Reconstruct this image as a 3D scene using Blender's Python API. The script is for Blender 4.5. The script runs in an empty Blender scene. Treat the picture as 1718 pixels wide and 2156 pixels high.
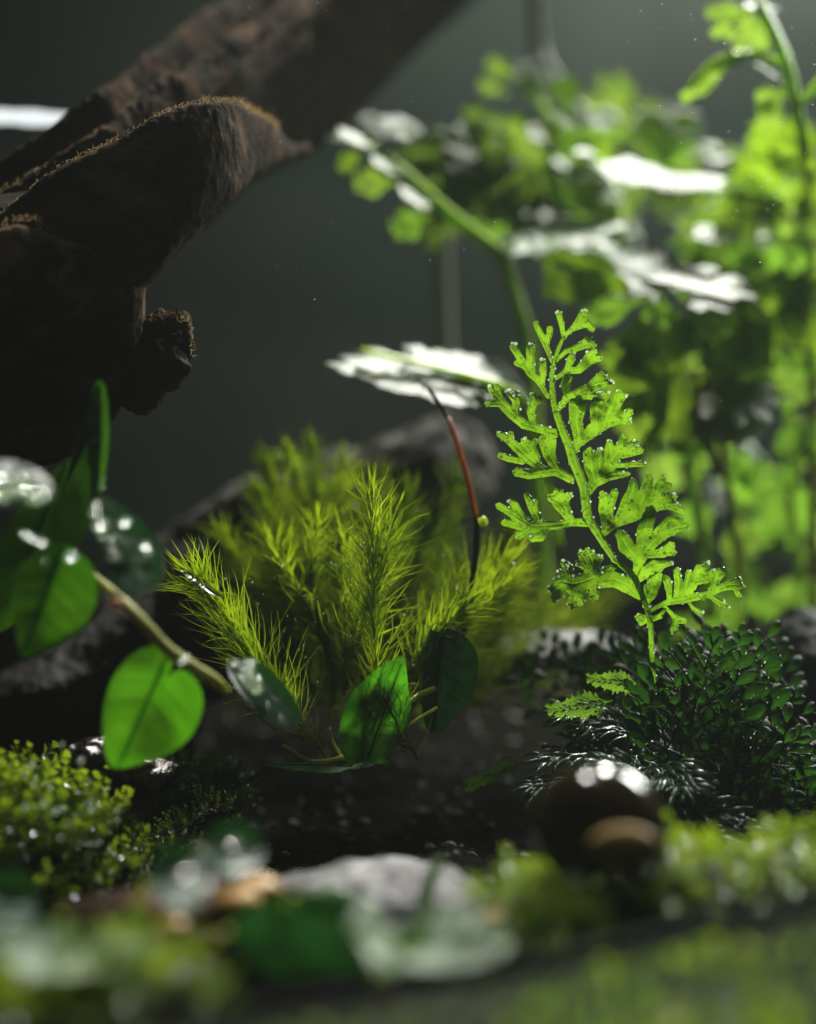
import bpy, math, random
import numpy as np
from mathutils import Vector, Matrix, noise
R = math.radians
rnd = random.Random(7)
U = 0.01                       # the script is written in centimetres
sc = bpy.context.scene
col = sc.collection

# ------------------------------------------------------------------ camera, light, exposure
PITCH = R(6.0); CAM = np.array([0.0, 0.0, 8.0]); D0 = 25.0; PX = 215.6
FWD = np.array([0, math.cos(PITCH), -math.sin(PITCH)])
UP = np.array([0, math.sin(PITCH), math.cos(PITCH)])
RT = np.array([1.0, 0, 0])
cam = bpy.data.cameras.new("camera"); co = bpy.data.objects.new("camera", cam); col.objects.link(co)
co.location = CAM * U; co.rotation_euler = (math.pi / 2 - PITCH, 0, 0)
cam.sensor_fit = 'VERTICAL'; cam.sensor_height = 24; cam.sensor_width = 24; cam.lens = 60
cam.clip_start = 0.002; cam.clip_end = 10
cam.dof.use_dof = True; cam.dof.focus_distance = D0 * U; cam.dof.aperture_fstop = 7.0; cam.dof.aperture_blades = 0
sc.camera = co
w = bpy.data.worlds.new("World"); sc.world = w; w.use_nodes = True
bg = w.node_tree.nodes['Background']; bg.inputs[0].default_value = (0.55, 0.75, 0.72, 1); bg.inputs[1].default_value = 0.018
sc.view_settings.view_transform = 'Standard'; sc.view_settings.look = 'None'
sc.view_settings.exposure = 0; sc.view_settings.gamma = 1
cy = sc.cycles
cy.max_bounces = 8; cy.diffuse_bounces = 3; cy.glossy_bounces = 3; cy.transmission_bounces = 6; cy.transparent_max_bounces = 12
cy.caustics_reflective = False; cy.caustics_refractive = False; cy.sample_clamp_indirect = 2.0; cy.sample_clamp_direct = 0
cy.use_denoising = True

def P(x, y, d=D0):
    "a point d cm in front of the camera (x, y as read off the photograph at 1718 x 2156)"
    k = d / (D0 * PX)
    return CAM + FWD * d + RT * ((x - 859) * k) + UP * ((1078 - y) * k)

def lamp(name, kind, loc, target, power, size=1, color=(1, 1, 1), spot=60, blend=.5):
    l = bpy.data.lights.new(name, kind); l.energy = power; l.color = color
    if kind == 'AREA': l.shape = 'DISK'; l.size = size * U
    if kind == 'SPOT': l.spot_size = R(spot); l.spot_blend = blend; l.shadow_soft_size = size * U
    o = bpy.data.objects.new(name, l); col.objects.link(o); o.location = np.array(loc) * U
    o.rotation_euler = (Vector(target) - Vector(loc)).to_track_quat('-Z', 'Y').to_euler()
    return o
LAMP = np.array([8.0, 50.0, 30.0]); LAMP2 = np.array([-3.0, 25.0, 30.0])
lamp('key_lamp', 'SPOT', LAMP, (0.8, 26, 6.6), 11, 1.5, (1.0, .98, .90), 36, .5)
lamp('front_lamp', 'SPOT', LAMP2, (.9, 18.0, 3.0), 3.3, 1.8, (1.0, .99, .93), 25.5, .2)
lamp('back_lamp', 'SPOT', (7.5, 53.0, 23), (7, 58, 17), .5, 1.5, (.86, 1.0, .90), 130, 1.0)  # added unseen lamp; its pool on the wall stands in for haze

lamp('side_lamp', 'SPOT', (15, 46, 15), (6.3, 31, 4.8), 4.4, 4, (.96, 1.0, .90), 41, .5)  # added unseen lamp to brighten the ferns at right

# ------------------------------------------------------------------ materials
def mat(name): 
    m = bpy.data.materials.new(name); m.use_nodes = True; nt = m.node_tree
    for n in list(nt.nodes): nt.nodes.remove(n)
    return m, nt, nt.nodes, nt.links
def ramp(ns, stops):
    r = ns.new('ShaderNodeValToRGB'); e = r.color_ramp.elements
    while len(e) < len(stops): e.new(0.5)
    for k, (p, c) in enumerate(stops): e[k].position = p; e[k].color = (*c, 1)
    return r
def leafmat(name, c1, c2, t1, t2, rough=.3, trans=.55, scale=120, bump=.25, bscale=900, spec=.5, coat=0.0, vein=None, blotch=None):
    m, nt, ns, lk = mat(name)
    out = ns.new('ShaderNodeOutputMaterial'); tc = ns.new('ShaderNodeTexCoord')
    nz = ns.new('ShaderNodeTexNoise'); nz.inputs['Scale'].default_value = scale; nz.inputs['Detail'].default_value = 4
    lk.new(tc.outputs['Object'], nz.inputs['Vector'])
    r1 = ramp(ns, [(.35, c1), (.65, c2)]); r2 = ramp(ns, [(.35, t1), (.65, t2)])
    lk.new(nz.outputs['Fac'], r1.inputs[0]); lk.new(nz.outputs['Fac'], r2.inputs[0])
    tcol = r2.outputs[0]
    if vein:
        at = ns.new('ShaderNodeAttribute'); at.attribute_name = 'vein'
        mx = ns.new('ShaderNodeMix'); mx.data_type = 'RGBA'; lk.new(at.outputs['Fac'], mx.inputs[0])
        lk.new(tcol, mx.inputs[6]); mx.inputs[7].default_value = (*vein, 1); tcol = mx.outputs[2]
    if blotch:
        n3 = ns.new('ShaderNodeTexNoise'); n3.inputs['Scale'].default_value = blotch[0]; n3.inputs['Detail'].default_value = 1.5
        lk.new(tc.outputs['Object'], n3.inputs['Vector'])
        r3 = ramp(ns, [(.42, (1, 1, 1)), (.56, (blotch[1],) * 3)]); lk.new(n3.outputs['Fac'], r3.inputs[0])
        mu = ns.new('ShaderNodeMix'); mu.data_type = 'RGBA'; mu.blend_type = 'MULTIPLY'; mu.inputs[0].default_value = 1
        lk.new(tcol, mu.inputs[6]); lk.new(r3.outputs[0], mu.inputs[7]); tcol = mu.outputs[2]
    p = ns.new('ShaderNodeBsdfPrincipled'); p.inputs['Roughness'].default_value = rough
    p.inputs['Specular IOR Level'].default_value = spec; p.inputs['Coat Weight'].default_value = coat; p.inputs['Coat Roughness'].default_value = .12
    t = ns.new('ShaderNodeBsdfTranslucent'); mix = ns.new('ShaderNodeMixShader'); mix.inputs[0].default_value = trans
    lk.new(r1.outputs[0], p.inputs['Base Color']); lk.new(tcol, t.inputs['Color'])
    n2 = ns.new('ShaderNodeTexNoise'); n2.inputs['Scale'].default_value = bscale; n2.inputs['Detail'].default_value = 3
    lk.new(tc.outputs['Object'], n2.inputs['Vector'])
    b = ns.new('ShaderNodeBump'); b.inputs['Strength'].default_value = bump; b.inputs['Distance'].default_value = .0002
    lk.new(n2.outputs['Fac'], b.inputs['Height']); lk.new(b.outputs[0], p.inputs['Normal']); lk.new(b.outputs[0], t.inputs['Normal'])
    lk.new(p.outputs[0], mix.inputs[1]); lk.new(t.outputs[0], mix.inputs[2]); lk.new(mix.outputs[0], out.inputs[0])
    return m
def solid(name, stops, rough=(.5, .9), scale=80, detail=8, bump=.6, bdist=.0006, spec=.4, bscale=None, stretch=None, metallic=0, coat=0):
    m, nt, ns, lk = mat(name)
    out = ns.new('ShaderNodeOutputMaterial'); tc = ns.new('ShaderNodeTexCoord'); mp = ns.new('ShaderNodeMapping')
    if stretch: mp.inputs['Rotation'].default_value = stretch[1]; mp.inputs['Scale'].default_value = stretch[0]
    lk.new(tc.outputs['Object'], mp.inputs['Vector'])
    nz = ns.new('ShaderNodeTexNoise'); nz.inputs['Scale'].default_value = scale; nz.inputs['Detail'].default_value = detail
    lk.new(mp.outputs[0], nz.inputs['Vector'])
    r1 = ramp(ns, stops); lk.new(nz.outputs['Fac'], r1.inputs[0])
    p = ns.new('ShaderNodeBsdfPrincipled'); lk.new(r1.outputs[0], p.inputs['Base Color'])
    mr = ns.new('ShaderNodeMapRange'); mr.inputs['From Min'].default_value = .3; mr.inputs['From Max'].default_value = .7
    mr.inputs['To Min'].default_value = rough[0]; mr.inputs['To Max'].default_value = rough[1]
    lk.new(nz.outputs['Fac'], mr.inputs['Value']); lk.new(mr.outputs[0], p.inputs['Roughness'])
    p.inputs['Specular IOR Level'].default_value = spec; p.inputs['Metallic'].default_value = metallic; p.inputs['Coat Weight'].default_value = coat
    n2 = ns.new('ShaderNodeTexNoise'); n2.inputs['Scale'].default_value = bscale or scale * 4; n2.inputs['Detail'].default_value = 6
    lk.new(mp.outputs[0], n2.inputs['Vector'])
    b = ns.new('ShaderNodeBump'); b.inputs['Strength'].default_value = bump; b.inputs['Distance'].default_value = bdist
    lk.new(n2.outputs['Fac'], b.inputs['Height']); lk.new(b.outputs[0], p.inputs['Normal'])
    lk.new(p.outputs[0], out.inputs[0]); return m
def water_mat():
    m, nt, ns, lk = mat('water_drop'); out = ns.new('ShaderNodeOutputMaterial')
    g = ns.new('ShaderNodeBsdfGlossy'); g.inputs['Roughness'].default_value = .08; g.inputs['Color'].default_value = (1, 1, 1, 1)
    t = ns.new('ShaderNodeBsdfTransparent'); t.inputs['Color'].default_value = (.97, 1, .96, 1); tl = ns.new('ShaderNodeBsdfTranslucent'); tl.inputs['Color'].default_value = (.85, 1, .75, 1)
    m0 = ns.new('ShaderNodeMixShader'); m0.inputs[0].default_value = .25; lk.new(t.outputs[0], m0.inputs[1]); lk.new(tl.outputs[0], m0.inputs[2])  # pale translucence stands in for backlight refracted by the drops
    f = ns.new('ShaderNodeFresnel'); f.inputs['IOR'].default_value = 1.4; mx = ns.new('ShaderNodeMixShader')
    lk.new(f.outputs[0], mx.inputs[0]); lk.new(m0.outputs[0], mx.inputs[1]); lk.new(g.outputs[0], mx.inputs[2]); lk.new(mx.outputs[0], out.inputs[0])
    return m
def stemmat(name, c, rough=.35):
    m, nt, ns, lk = mat(name); out = ns.new('ShaderNodeOutputMaterial'); p = ns.new('ShaderNodeBsdfPrincipled')
    p.inputs['Base Color'].default_value = (*c, 1); p.inputs['Roughness'].default_value = rough
    p.inputs['Subsurface Weight'].default_value = 1; p.inputs['Subsurface Radius'].default_value = (.9, 1.0, .25); p.inputs['Subsurface Scale'].default_value = .0022
    tc = ns.new('ShaderNodeTexCoord'); nz = ns.new('ShaderNodeTexNoise'); nz.inputs['Scale'].default_value = 300; nz.inputs['Detail'].default_value = 3; lk.new(tc.outputs['Object'], nz.inputs['Vector'])
    r = ramp(ns, [(.3, tuple(x * .7 for x in c)), (.7, tuple(min(1, x * 1.2) for x in c))]); lk.new(nz.outputs['Fac'], r.inputs[0]); lk.new(r.outputs[0], p.inputs['Base Color'])
    lk.new(p.outputs[0], out.inputs[0]); return m

M = {}
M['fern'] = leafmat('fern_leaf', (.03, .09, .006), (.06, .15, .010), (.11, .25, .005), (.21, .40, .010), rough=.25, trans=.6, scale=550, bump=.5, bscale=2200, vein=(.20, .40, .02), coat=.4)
M['stem'] = stemmat('fern_stem', (.42, .66, .04))
M['dark'] = leafmat('shaded_fern_leaf', (.010, .04, .006), (.018, .06, .008), (.02, .09, .005), (.04, .13, .008), rough=.55, trans=.35, scale=300, bump=.3, bscale=1800, spec=.3)  # mature dark green, with the clump's shade also put into the colour
M['wet'] = leafmat('wet_dark_leaf', (.012, .045, .022), (.02, .07, .03), (.02, .09, .02), (.03, .12, .03), rough=.33, trans=.2, scale=300, bump=1.0, bscale=700, spec=.8, coat=.6)
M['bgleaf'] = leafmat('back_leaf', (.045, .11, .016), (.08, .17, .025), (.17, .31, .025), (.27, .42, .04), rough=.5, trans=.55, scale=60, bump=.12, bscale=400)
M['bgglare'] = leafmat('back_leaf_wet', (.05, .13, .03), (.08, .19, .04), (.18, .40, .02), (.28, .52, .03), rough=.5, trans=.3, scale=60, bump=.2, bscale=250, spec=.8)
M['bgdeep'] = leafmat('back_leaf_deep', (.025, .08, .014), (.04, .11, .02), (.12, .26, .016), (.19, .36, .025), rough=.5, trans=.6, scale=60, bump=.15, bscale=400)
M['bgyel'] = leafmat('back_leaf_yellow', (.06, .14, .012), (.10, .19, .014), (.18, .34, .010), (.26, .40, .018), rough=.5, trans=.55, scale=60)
M['bgstem'] = stemmat('back_stem', (.36, .50, .07))
M['olive'] = stemmat('olive_stem', (.15, .14, .012), .6)
M['redstem'] = stemmat('red_stem', (.22, .02, .012), .6)
M['brownstem'] = solid('brown_stem', [(.3, (.02, .014, .008)), (.7, (.06, .04, .02))], scale=200)
M['fig'] = leafmat('fig_leaf', (.015, .08, .006), (.025, .11, .008), (.08, .34, .004), (.15, .46, .006), rough=.4, trans=.6, scale=90, bump=.2, bscale=700, vein=(.05, .26, .003), blotch=(120, .35))
M['figspot'] = leafmat('fig_leaf_blotched', (.015, .08, .008), (.025, .12, .01), (.08, .40, .006), (.14, .55, .01), rough=.3, trans=.6, scale=150, bump=.4, bscale=900, vein=(.10, .42, .01), blotch=(190, .10))
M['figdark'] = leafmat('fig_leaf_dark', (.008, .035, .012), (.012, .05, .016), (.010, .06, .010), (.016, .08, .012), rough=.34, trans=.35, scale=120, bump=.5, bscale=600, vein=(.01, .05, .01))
M['figshade'] = leafmat('fig_leaf_olive', (.012, .05, .008), (.02, .07, .008), (.05, .17, .006), (.08, .24, .008), rough=.35, trans=.45, scale=150, bump=.6, bscale=500, vein=(.03, .12, .004), blotch=(150, .4))  # darker copy of the fig leaf; shade is put into its colour
M['moss'] = leafmat('moss', (.05, .10, .005), (.11, .17, .008), (.22, .35, .006), (.45, .60, .012), rough=.3, trans=.6, scale=220, bump=0, spec=.6)
M['mossold'] = leafmat('moss_olive', (.05, .075, .006), (.09, .12, .010), (.20, .30, .012), (.28, .38, .018), rough=.35, trans=.55, scale=250, bump=0)
M['mossfront'] = leafmat('moss_cushion', (.03, .07, .006), (.10, .16, .012), (.12, .22, .006), (.38, .50, .015), rough=.25, trans=.5, scale=330, bump=0, spec=.8)
M['mossdark'] = leafmat('moss_dark', (.015, .05, .008), (.03, .08, .01), (.05, .18, .01), (.09, .26, .015), rough=.3, trans=.5, scale=200, bump=0)
M['wood'] = solid('driftwood', [(.3, (.008, .005, .003)), (.5, (.032, .019, .011)), (.64, (.10, .058, .033)), (.78, (.24, .155, .09))], rough=(.8, 1), scale=300, bump=.8, bdist=.00035, spec=.05, bscale=1300, stretch=((.30, 1, 1), (0, R(38), 0)))
M['woodwet'] = solid('wet_bark', [(.3, (.008, .005, .004)), (.6, (.05, .022, .014)), (.75, (.13, .06, .035))], rough=(.12, .4), scale=160, bump=1.0, bdist=.0012, spec=.7, bscale=420)
M['rock'] = solid('grey_rock', [(.3, (.05, .05, .055)), (.6, (.16, .15, .16)), (.75, (.30, .28, .29))], rough=(.3, .7), scale=130, bump=1.0, bdist=.001)
M['rockdark'] = solid('dark_rock', [(.3, (.006, .006, .005)), (.6, (.018, .016, .013)), (.8, (.05, .045, .04))], spec=.12, rough=(.5, .9), scale=110, bump=1.0, bdist=.001)
M['rockbrown'] = solid('brown_rock', [(.3, (.012, .010, .008)), (.6, (.04, .032, .022)), (.8, (.12, .10, .08))], rough=(.6, .9), scale=110, bump=1.0, bdist=.0012, spec=.2)
M['soil'] = solid('soil', [(.3, (.002, .002, .0015)), (.6, (.006, .005, .0035)), (.8, (.02, .015, .01))], rough=(.9, 1), scale=260, bump=1.0, bdist=.0012, spec=0.01)
M['grit'] = solid('grit', [(.3, (.006, .005, .004)), (.6, (.03, .022, .014)), (.75, (.10, .08, .05))], rough=(.4, .8), scale=500, spec=.3)
M['amber'] = solid('amber_scrap', [(.3, (.30, .14, .02)), (.7, (.55, .33, .08))], rough=(.3, .5), scale=100)
M['shell'] = solid('brown_shell', [(.35, (.010, .006, .003)), (.6, (.022, .014, .006)), (.75, (.06, .04, .015))], rough=(.1, .2), scale=60, bump=.15, spec=.6)
M['lip'] = solid('amber_lip', [(.3, (.32, .18, .05)), (.7, (.48, .32, .10))], rough=(.3, .5), scale=100)  # colour of the lip, also used to paint the amber light patch
M['wall'] = solid('back_wall', [(.3, (.10, .14, .12)), (.5, (.16, .19, .16)), (.7, (.26, .27, .22))], rough=(.5, .8), scale=14, bump=.1, stretch=((1, 1, 2.5), (0, 0, 0)))
M['tube'] = solid('pale_tube', [(.3, (.42, .44, .44)), (.7, (.5, .5, .5))], rough=(.3, .5), scale=60, bump=.1)
M['rim'] = solid('black_rim', [(.3, (.006, .007, .006)), (.7, (.010, .010, .009))], spec=.04, rough=(.8, .95), scale=60, bump=.1)
M['wetleaf'] = leafmat('fig_leaf_wet', (.010, .05, .022), (.016, .07, .03), (.010, .055, .008), (.016, .075, .010), rough=.38, trans=.3, scale=120, bump=.2, bscale=400, spec=1.0, coat=.5, vein=(.01, .06, .01))
M['water'] = water_mat()
M['dust'] = leafmat('dust_fleck', (.6, .6, .6), (.7, .7, .7), (.8, .8, .8), (.9, .9, .9), trans=.8, bump=0)
M['fibre'] = leafmat('wood_fibre', (.16, .11, .05), (.26, .17, .07), (.30, .21, .09), (.42, .30, .13), rough=.8, trans=.45, bump=0)  # pale tan, so the added fuzz reads as a lit rim
def emis(name, c, s):
    m, nt, ns, lk = mat(name); out = ns.new('ShaderNodeOutputMaterial'); e = ns.new('ShaderNodeEmission')
    e.inputs[0].default_value = (*c, 1); e.inputs[1].default_value = s; lk.new(e.outputs[0], out.inputs[0]); return m
M['led'] = emis('lit_strip', (.93, 1, 1), 1.0)  # plain emission that makes the strip bright

# ------------------------------------------------------------------ object helpers
def meta(o, label=None, cat=None, group=None, kind=None):
    if label: o['label'] = label
    if cat: o['category'] = cat
    if group: o['group'] = group
    if kind: o['kind'] = kind
    return o
def thing(name, base, label, cat, group=None):
    o = bpy.data.objects.new(name, None); o.empty_display_size = .005; col.objects.link(o)
    o.location = Vector(np.array(base) * U); return meta(o, label, cat, group)
def build(name, V, F, m, parent=None, vein=None, smooth=True, **kw):
    V = np.asarray(V, float).reshape(-1, 3) * U
    base = np.array(parent.location) if parent else V.mean(0)
    if parent is not None and parent.parent is not None: base = base + np.array(parent.parent.location)
    me = bpy.data.meshes.new(name); me.from_pydata((V - base).tolist(), [], [tuple(int(i) for i in f) for f in F])
    me.materials.append(M[m])
    if smooth: me.polygons.foreach_set('use_smooth', [True] * len(me.polygons))
    if vein is not None:
        a = me.attributes.new('vein', 'FLOAT', 'POINT'); a.data.foreach_set('value', np.asarray(vein, float))
    o = bpy.data.objects.new(name, me); col.objects.link(o)
    if parent: o.parent = parent
    else: o.location = Vector(base)
    return meta(o, **kw)
class MB:
    def __init__(s): s.v = []; s.f = []; s.n = 0; s.a = []
    def add(s, V, F, a=None):
        V = np.asarray(V, float).reshape(-1, 3); s.v.append(V); n = s.n
        s.f.extend([tuple(i + n for i in f) for f in F]); s.n += len(V)
        s.a.append(np.zeros(len(V)) if a is None else a)
    def build(s, name, m, parent=None, vein=False, **kw):
        return build(name, np.concatenate(s.v), s.f, m, parent, np.concatenate(s.a) if vein else None, **kw)
def unit(v): v = np.asarray(v, float); return v / (np.linalg.norm(v) + 1e-12)
def spline(pts, n):
    "Catmull-Rom through rows of any width"
    p = np.asarray(pts, float); p = np.vstack([2 * p[0] - p[1], p, 2 * p[-1] - p[-2]])
    m = len(p) - 3; out = []
    for t in np.linspace(0, m - 1e-6, n):
        i = int(t); u = t - i; a, b, c, d = p[i], p[i + 1], p[i + 2], p[i + 3]
        out.append(.5 * (2 * b + (c - a) * u + (2 * a - 5 * b + 4 * c - d) * u * u + (3 * b - a - 3 * c + d) * u ** 3))
    return np.array(out)
def tube(pts, n=24, k=10, bumps=0.0, cap=True):
    "pts rows of x, y, z, r"
    s = spline(pts, n); V = []; F = []; T = np.gradient(s[:, :3], axis=0); ref = np.array([0.13, 1, 0.21])
    for i in range(n):
        t = unit(T[i]); a = unit(np.cross(t, ref)); b = np.cross(t, a)
        for j in range(k):
            q = 2 * math.pi * j / k; r = s[i, 3]
            if bumps: r *= 1 + bumps * noise.noise(Vector((s[i, 0] * 3 + 9 * math.cos(q), s[i, 1] * 3, s[i, 2] * 3 + 9 * math.sin(q))))
            V.append(s[i, :3] + (a * math.cos(q) + b * math.sin(q)) * r)
    for i in range(n - 1):
        for j in range(k):
            F.append((i * k + j, i * k + (j + 1) % k, (i + 1) * k + (j + 1) % k, (i + 1) * k + j))
    if cap:
        F.append(tuple(range(k))[::-1]); F.append(tuple(range((n - 1) * k, n * k)))
    return np.array(V), F
def vt(pts, n=24, k=10, **kw):
    "tube through photograph points: x, y, depth, radius in photograph px"
    return tube([(*P(x, y, d), r * d / (D0 * PX)) for x, y, d, r in pts], n, k, **kw)
def sphere(n=10, m=16):
    V = [(0, 0, 1)]; F = []
    for i in range(1, n):
        for j in range(m):
            a = math.pi * i / n; b = 2 * math.pi * j / m
            V.append((math.sin(a) * math.cos(b), math.sin(a) * math.sin(b), math.cos(a)))
    V.append((0, 0, -1)); L = len(V) - 1
    for j in range(m):
        F.append((0, 1 + j, 1 + (j + 1) % m)); F.append((L, L - m + (j + 1) % m, L - m + j))
        for i in range(n - 2):
            a = 1 + i * m; F.append((a + j, a + m + j, a + m + (j + 1) % m, a + (j + 1) % m))
    return np.array(V), F
SPH = sphere(); SPHL = sphere(5, 8)
def frac(p, f, oct=4):
    return noise.fractal(Vector(p) * f, 1.0, 2.0, oct)
def rockmesh(c, rad, seed, amp=.25, f=.6, n=40, m=64, rot=0):
    S, F = sphere(n, m); out = []
    cr, sr = math.cos(rot), math.sin(rot)
    for s in S:
        p = s * rad; p = np.array([p[0] * cr - p[2] * sr, p[1], p[0] * sr + p[2] * cr])
        q = p + seed * 7.7
        k = 1 + amp * frac(q, f) + amp * .35 * frac(q, f * 4, 5) - amp * .5 * abs(noise.noise(Vector(q * f * 1.7)))
        out.append(np.array(c) + p * k)
    return np.array(out), F

# ------------------------------------------------------------------ lobed leaves from a smooth union of tapered strokes
def segs(strokes):
    A = []
    for s in strokes:
        for a, b in zip(s[:-1], s[1:]): A.append((*a, *b))
    return np.array(A, float)
def sdf(Q, S, k):
    d = np.full(len(Q), 1e9); c = np.full(len(Q), 1e9)
    for x0, y0, r0, x1, y1, r1 in S:
        ab = np.array([x1 - x0, y1 - y0]); L = ab @ ab + 1e-9
        t = np.clip(((Q - (x0, y0)) @ ab) / L, 0, 1)
        e = np.hypot(Q[:, 0] - x0 - t * ab[0], Q[:, 1] - y0 - t * ab[1]); c = np.minimum(c, e)
        e = e - (r0 + t * (r1 - r0))
        h = np.clip(.5 + .5 * (d - e) / k, 0, 1); d = d * (1 - h) + e * h - k * h * (1 - h)
    return d, c
def teeth(strokes, frac_=.12, spread=.78, size=.46):
    out = []
    for s in strokes:
        s = list(s); x, y, r = s[-1]
        if len(s[-1]) > 2 and r >= 12: s[-1] = (x, y, r * 1.12)
        out.append(s)
    strokes = list(out)
    for s in strokes:
        if len(s) < 2: continue
        (x0, y0, r0), (x1, y1, r1) = s[-2], s[-1]
        if len(s[-1]) > 2 and r1 >= 12:
            a = math.atan2(y1 - y0, x1 - x0)
            for da in ((-.95, 0, .95) if r1 > 17 else (-.55, .55)):
                q = a + da + rnd.uniform(-.12, .12)
                ln = r1 * (1.12 if abs(da) < .1 else .9); out.append([(x1 - math.cos(a) * r1 * .3, y1 - math.sin(a) * r1 * .3, r1 * .5), (x1 + math.cos(q) * ln, y1 + math.sin(q) * ln, r1 * .37)])
    return out
def sdfmesh(strokes, cell, k):
    S = segs(strokes); pad = cell * 3
    x0, x1 = min(S[:, 0].min(), S[:, 3].min()), max(S[:, 0].max(), S[:, 3].max())
    y0, y1 = min(S[:, 1].min(), S[:, 4].min()), max(S[:, 1].max(), S[:, 4].max()); r = max(S[:, 2].max(), S[:, 5].max()) + pad
    X = np.arange(x0 - r, x1 + r, cell); Y = np.arange(y0 - r, y1 + r, cell)
    gx, gy = np.meshgrid(X, Y); Q = np.stack([gx.ravel(), gy.ravel()], 1)
    d, c = sdf(Q, S, k); g = d.reshape(gx.shape); inside = g < .5 * cell
    idx = np.full(g.shape, -1); use = np.zeros(g.shape, bool)
    n4 = inside[:-1, :-1].astype(int) + inside[1:, :-1] + inside[:-1, 1:] + inside[1:, 1:]
    F = []; ii, jj = np.nonzero(n4 >= 3)
    for i, j in zip(ii, jj):
        q = [(i, j), (i, j + 1), (i + 1, j + 1), (i + 1, j)]; q = [p for p in q if inside[p]]
        F.append(q)
        for p in q: use[p] = True
    idx[use] = np.arange(use.sum()); V = Q.reshape(*g.shape, 2)[use]; dv = g[use]
    for _ in range(2):
        m = np.abs(dv) < .62 * cell; m |= dv > 0
        if not m.any(): break
        e = cell * .1; W = V[m]; f0 = sdf(W, S, k)[0]
        fx = (sdf(W + (e, 0), S, k)[0] - f0) / e; fy = (sdf(W + (0, e), S, k)[0] - f0) / e
        gg = fx * fx + fy * fy + 1e-6; V[m] = W - np.stack([fx, fy], 1) * (f0 / np.maximum(gg, .3))[:, None]; dv = np.where(m, -1e-4, dv)
        dv[m] = 0
        break
    dd, cc = sdf(V, S, k)
    return V, [[int(idx[p]) for p in q] for q in F], np.minimum(dd, 0), cc

# ================================================================== THE SETTING
# dark back wall of the tank
bw = MB(); W0 = P(859, 1078, 58)
xs = np.linspace(-34, 34, 30); zs = np.linspace(-22, 34, 24)
V = [(x, 58.5 + .25 * noise.noise(Vector((x * .1, z * .1, 0))), z) for z in zs for x in xs]
F = [(j * 30 + i, j * 30 + i + 1, (j + 1) * 30 + i + 1, (j + 1) * 30 + i) for j in range(23) for i in range(29)]
bw.add(V, F); bw.build('back_wall', 'wall', kind='structure')

rows = [(14, 2420), (17, 2180), (18.5, 2080), (20, 1990), (22, 1900), (24, 1850), (26, 1800), (28, 1700), (30, 1560), (33, 1440), (37, 1350), (42, 1290), (50, 1240), (59, 1230)]
gy = np.array([P(859, r, d)[1] for d, r in rows]); gz = np.array([P(859, r, d)[2] for d, r in rows])
def ground(x, y):
    z = np.interp(y, gy, gz)
    return z + .35 * noise.noise(Vector((x * .45, y * .45, 3))) + .16 * noise.noise(Vector((x * 1.6, y * 1.6, 7))) + .06 * noise.noise(Vector((x * 5, y * 5, 1)))
nx, ny = 260, 260
xs = np.linspace(-26, 26, nx); ys = np.linspace(18.6, 58.4, ny)
V = [(x, y, ground(x, y)) for y in ys for x in xs]
F = [(j * nx + i, j * nx + i + 1, (j + 1) * nx + i + 1, (j + 1) * nx + i) for j in range(ny - 1) for i in range(nx - 1)]
build('ground', V, F, 'soil', kind='structure')

b = MB(); rg = random.Random(31)
for _ in range(1500):
    y_ = rg.uniform(20.5, 34); x_ = rg.uniform(-1, 1) * (y_ * .17 + .5); r_ = rg.choice([.015, .02, .03, .05]) ; q = np.array([x_, y_, ground(x_, y_) + r_ * .3])
    b.add(SPHL[0] * (r_ * rg.uniform(.7, 1.5), r_, r_ * rg.uniform(.4, .9)) * (1 + .25 * np.array([[rg.random()] for _ in range(len(SPHL[0]))])) + q, SPHL[1])
o = b.build('soil_grit', 'grit', smooth=False); meta(o, 'dark damp grit and crumbs scattered over the ground', 'grit', kind='stuff')

# ================================================================== DRIFTWOOD
def loft(st, n, k, ns=(.10, .035), axis=(.78, .3, .55), seed=0, px=1.0):
    "st rows: crest x, y, bottom x, y, depth, half thickness (cm) -> closed wooden slab"
    s = spline(st, n); V = []; ax = unit(axis)
    for i in range(n):
        cx, cy_, bx, by, d, w = s[i]; C = P(cx, cy_, d); B = P(bx, by, d)
        Mid = (C + B) / 2; u = (C - B) / 2; pin = min(1, min(i, n - 1 - i) / 5 + .02)
        for j in range(k):
            q = 2 * math.pi * j / k; c, sn = math.cos(q), math.sin(q)
            p = Mid + u * c + FWD * (w * math.copysign(abs(sn) ** px, -sn) * pin)
            g = p - ax * (.86 * (p @ ax)) + seed
            e = ns[0] * frac(g, .9, 3) + ns[1] * frac(g, 5, 4) + ns[1] * .5 * frac(p + seed, 9, 4) - ns[0] * .6 * abs(noise.noise(Vector(g * 1.9)))
            V.append(p + unit(u * c / (np.linalg.norm(u)) + FWD * -sn) * e * pin)
    F = [(i * k + j, (i + 1) * k + j, (i + 1) * k + (j + 1) % k, i * k + (j + 1) % k) for i in range(n - 1) for j in range(k)]
    F.append(tuple(range(k))); F.append(tuple(range((n - 1) * k, n * k))[::-1])
    return np.array(V), F
log = thing('driftwood_log', P(100, 980, 25), 'big dark brown driftwood branch leaning across the upper left with sunlit ragged ridges', 'driftwood')
b = MB()
b.add(*loft([(-120, 560, -120, 1040, 25.8, .55), (0, 490, 0, 1010, 25.9, .55), (140, 410, 60, 960, 26, .55), (250, 345, 215, 780, 26.3, .5), (340, 285, 292, 640, 26.8, .45),
             (430, 210, 350, 550, 27.5, .4), (520, 130, 430, 482, 28.4, .4), (590, 60, 545, 378, 29.5, .4), (680, -10, 650, 318, 30.5, .45), (780, -120, 755, 232, 31.5, .5), (880, -160, 850, 128, 32.5, .5), (1000, -200, 965, 25, 33.5, .5), (1080, -230, 1050, -60, 34, .5)], 230, 90, (.10, .03), px=.5))
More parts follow.
